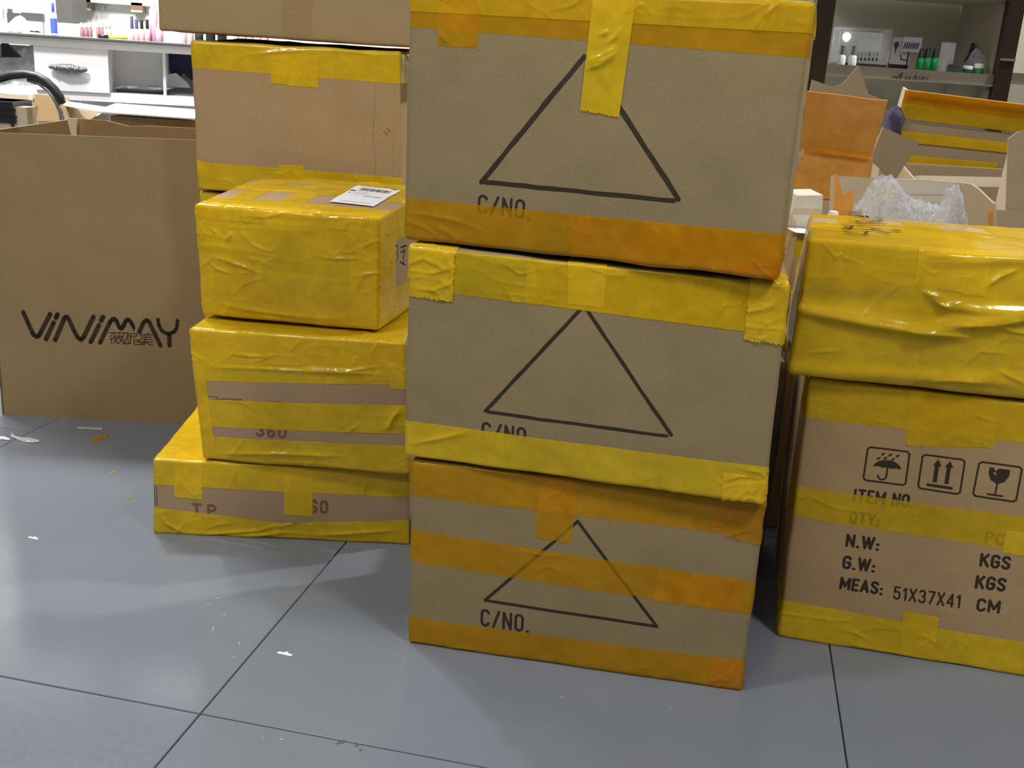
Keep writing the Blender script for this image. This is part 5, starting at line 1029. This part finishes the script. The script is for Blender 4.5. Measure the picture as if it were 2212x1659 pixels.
for i in range(26):
    for j in range(22):
        s_, c = i / 25, j / 21; q_ = a + (b_ - a) * s_
        G[i, j] = V3(q_[0], q_[1], zsh + .015 + .15 * c * (.55 + .45 * s_)) + cn_ * (.06 + .16 * c + .035 * (vn(s_ * 6, c * 6, 4) - .5) + .02 * (vn(s_ * 14, c * 14, 6) - .5))
mb.grid(G); setp(mb.build('plastic_bag', GRB, smooth=True), 'crumpled grey white bags on the shelf left of the drawer', 'bag')
fpoly([(2, 92), (14, 93), (45, 124), (3, 124)], .08, -.03, BLK, 'black_bag', 'black bag corner above the crumpled grey bags', 'bag')

# ---- cartons and things between printed carton and counter
t = thing('open_carton', (-1.55, 3.15, 0), 'pale open carton behind the printed carton, under the chair arm', 'carton')
carton_walls(t, aty((-60, 240), 3.05)[0], aty((150, 240), 3.05)[0], 3.05, 3.32, .655, K_LIGHT, zf=.60)
panel('flap', [((0, 250), 3.31), ((62, 250), 3.31), ((62, 205), 3.31), ((20, 203), 3.31), ((0, 200), 3.31)], .005, K_LIGHT, t); panel('flap', [((73, 262), 3.30), ((150, 262), 3.30), ((148, 210), 3.31), ((74, 203), 3.31)], .005, K_TAN, t)
wall('torn_strip', [aty(p, 3.29) for p in ((62, 204), (73, 204), (71, 230), (66, 233))], .004, MATS['torn_paper'], t)
BX = plain('black_card', (.018, .016, .018), .4); BXT = plain('black_card_sheen', (.10, .095, .115), .45)
for k, (y0_, y1_) in enumerate(((262, 247), (247, 232), (232, 217))):
    a, b_ = aty((-40, y0_), 2.98), aty((36 - k, y0_), 2.98); z0, z1 = a[2], aty((0, y1_), 2.98)[2]
    t = thing('black_box', ((a[0] + b_[0]) / 2, 2.99, z0), 'flat black box, %s of the stack at the left edge' % ('lowest', 'middle', 'topmost')[k], 'box', 'stack of flat black boxes')
    cx = (a[0] + b_[0]) / 2 - .002 * k; MB().box((cx, 3.03, (z0 + z1) / 2), (b_[0] - a[0], .12, z1 - z0 - .001)).build('box_body', BX, t); MB().box((cx, 3.03, z1 - .002), (b_[0] - a[0] + .004, .124, .003)).build('lid', BXT if k == 2 else BX, t)
zb = aty((0, 263), 2.98)[2]; mb = MB(); mb.box((aty((0, 262), 3.0)[0] - .02, 3.03 - .03, zb / 2), (.12, .05, zb - .002)); setp(mb.build('support_carton', K_LIGHT), 'pale carton carrying the stack of flat black boxes', 'carton')
mb = MB(); a = aty((35, 245), 3.0); mb.box((aty((50, 240), 3.0)[0], 3.01, .30), (.036, .06, aty((50, 231), 3.0)[2] * 2 - .60)); setp(mb.build('pale_carton', K_LIGHT), 'small pale carton next to the flat black boxes', 'carton')
SHEET = plain('white_sheet', (.86, .86, .84), .6)
mb = MB(); P = [aty(p, y_) for p, y_ in (((214, 252), 3.0), ((420, 270), 2.98), ((440, 222), 3.35), ((250, 216), 3.4), ((228, 232), 3.2), ((140, 225), 3.35), ((138, 238), 3.2))]
zs = np.mean([p[2] for p in P]); P = [V3(p[0], p[1], zs) for p in P]; mb.prism(P[::-1], .004); o = setp(mb.build('white_board', SHEET), 'white sheet lying over a carton behind the printed carton', 'sheet')
mb = MB(); mb.box(((P[0][0] + P[1][0]) / 2 + .05, 3.16, (zs - .006) / 2), (P[1][0] - P[0][0] + .06, .26, zs - .008)); setp(mb.build('support_carton', K_BROWN), 'brown carton under the white sheet', 'carton')
RUB = plain('black_padding', (.022, .022, .025), .45); CHRM = plain('chair_chrome', (.55, .55, .57), .2, .9)
cyv = 3.0
arm = [(-60, 178), (-20, 175), (0, 168.5), (25, 162), (55, 160), (80, 165), (100, 176), (118, 193), (130, 210), (136, 224)]
t = thing('chair', (aty((60, 240), cyv)[0] - .1, cyv, 0), 'black padded chair arm curving on a chrome bar behind the printed carton', 'chair')
MB().tube([aty(p, cyv) for p in arm], [.0115] * (len(arm) - 1) + [.009], 12).build('arm_pad', RUB, t, smooth=True)
bar = [(60, 172), (85, 180), (105, 196), (122, 220), (132, 244), (136, 275), (138, 330)]
MB().tube([aty(p, cyv + .01) for p in bar] + [V3(aty((138, 330), cyv)[0], cyv + .01, 0.0)], .0065, 10).build('arm_bar', CHRM, t, smooth=True)

# ================================================================== LITTER ON THE FLOOR
WP = plain('white_tag_plastic', (.88, .88, .88), .4)
def tag_scrap(px, ang, s, label):
    p = atz(px, 0); pts = [(-.014, -.003), (-.012, -.0045), (.012, -.0045), (.014, -.003), (.014, 0), (.012, .0015), (.005, .0015), (.004, .005), (.001, .006), (-.002, .0045), (-.003, .0015), (-.012, .0015), (-.014, 0)]
    c_, s_ = math.cos(ang), math.sin(ang); mb = MB(); mb.prism([V3(p[0] + (x * c_ - y * s_) * s, p[1] + (x * s_ + y * c_) * s, .0016) for x, y in pts], .0014); setp(mb.build('plastic_tag', WP, base=p), label, 'tag', 'white plastic tags on the floor')
tag_scrap((616, 1413), -.25, .85, 'white plastic tag on the open floor in front of the stacks'); tag_scrap((73, 1163), -.3, .75, 'small white plastic tag on the floor below the printed carton')
def scrap(pts, mat, name, label, cat, lift=.004, seed=1):
    P = [atz(p, 0) for p in pts]; mb = MB(); rg = random.Random(seed); n = len(P) // 2; G = np.zeros((n, 3, 3))
    for i in range(n):
        a, b_ = P[i], P[-1 - i]
        for j in range(3): G[i, j] = a + (b_ - a) * j / 2 + V3(0, 0, .0008 + lift * rg.random() * (1 if j == 1 else .4))
    mb.grid(G); setp(mb.build(name, mat, smooth=True), label, cat)
scrap([(24, 938), (32, 944), (50, 950), (66, 949), (84, 952), (86, 956), (68, 958), (50, 955), (34, 950), (24, 946)], film('scrap_film', (.9, .9, .92), .55, .12, (.85, .85, .88), 40), 'tape_scrap', 'twisted clear tape scrap on the floor before the printed carton', 'scrap', .01)
scrap([(163, 923), (185, 923), (205, 924), (221, 925), (221, 930), (205, 930), (185, 928), (170, 927)], MATS['scrap_film'], 'tape_scrap', 'flat whitish film scrap on the floor before the printed carton', 'scrap', .003, 2)
scrap([(197, 956), (205, 947), (215, 944), (235, 941), (232, 944), (216, 950), (210, 957), (199, 960)], T_ORG, 'tape_scrap', 'orange tape scrap on the floor before the printed carton', 'scrap', .006, 3)
scrap([(236, 1025), (241, 1021), (247, 1019), (249, 1020), (243, 1024), (237, 1027)], T_YEL2, 'tape_scrap', 'tiny yellow tape scrap left of the flat yellow box', 'scrap', .003, 4)
scrap([(275, 1078), (280, 1075), (285, 1072), (286, 1073), (281, 1077), (276, 1079)], T_YEL2, 'tape_scrap', 'tiny yellow tape scrap nearest the flat yellow box corner', 'scrap', .003, 5)
scrap([(0, 944), (8, 943), (18, 947), (22, 949), (20, 952), (12, 951), (5, 950), (0, 951)], WP, 'paper_scrap', 'white paper scrap on the floor at the left picture edge', 'scrap', .003, 6)

# ================================================================== WEAR ON THE TILES
CHIP = plain('chipped_tile', (.07, .075, .085), .5); SCUF = plain('pale_scuff', (.36, .38, .42), .35)
BASE[fl] = np.array([0, 2.2, -.05]); rg = random.Random(8)
for (px, py, sx, sy, mt, nm_) in ((738, 1602, 11, 6, CHIP, 'tile_chip'), (770, 1610, 6, 3, CHIP, 'tile_chip'), (728, 1606, 4, 2, CHIP, 'tile_chip'), (779, 1620, 4, 3, CHIP, 'tile_chip'), (607, 1597, 7, 2, SCUF, 'scuff_mark'), (568, 1594, 4, 1.5, SCUF, 'scuff_mark'), (450, 1305, 9, 1.2, SCUF, 'scuff_mark'), (470, 1292, 5, 1.2, SCUF, 'scuff_mark'), (485, 1328, 4, 1.2, SCUF, 'scuff_mark'), (505, 1420, 5, 1.5, SCUF, 'scuff_mark'), (517, 1390, 2, 4, SCUF, 'scuff_mark'), (460, 1358, 2, 7, SCUF, 'scuff_mark'), (1213, 1505, 3, 2, SCUF, 'scuff_mark'), (1450, 1530, 3, 1.5, SCUF, 'scuff_mark')):
    P = [atz((px + sx * math.cos(k * .628) * rg.uniform(.5, 1.1), py + sy * math.sin(k * .628) * rg.uniform(.5, 1.1)), .0003) for k in range(10)]
    mb = MB(); mb.add(P, [list(range(10))]); mb.build(nm_, mt, fl)
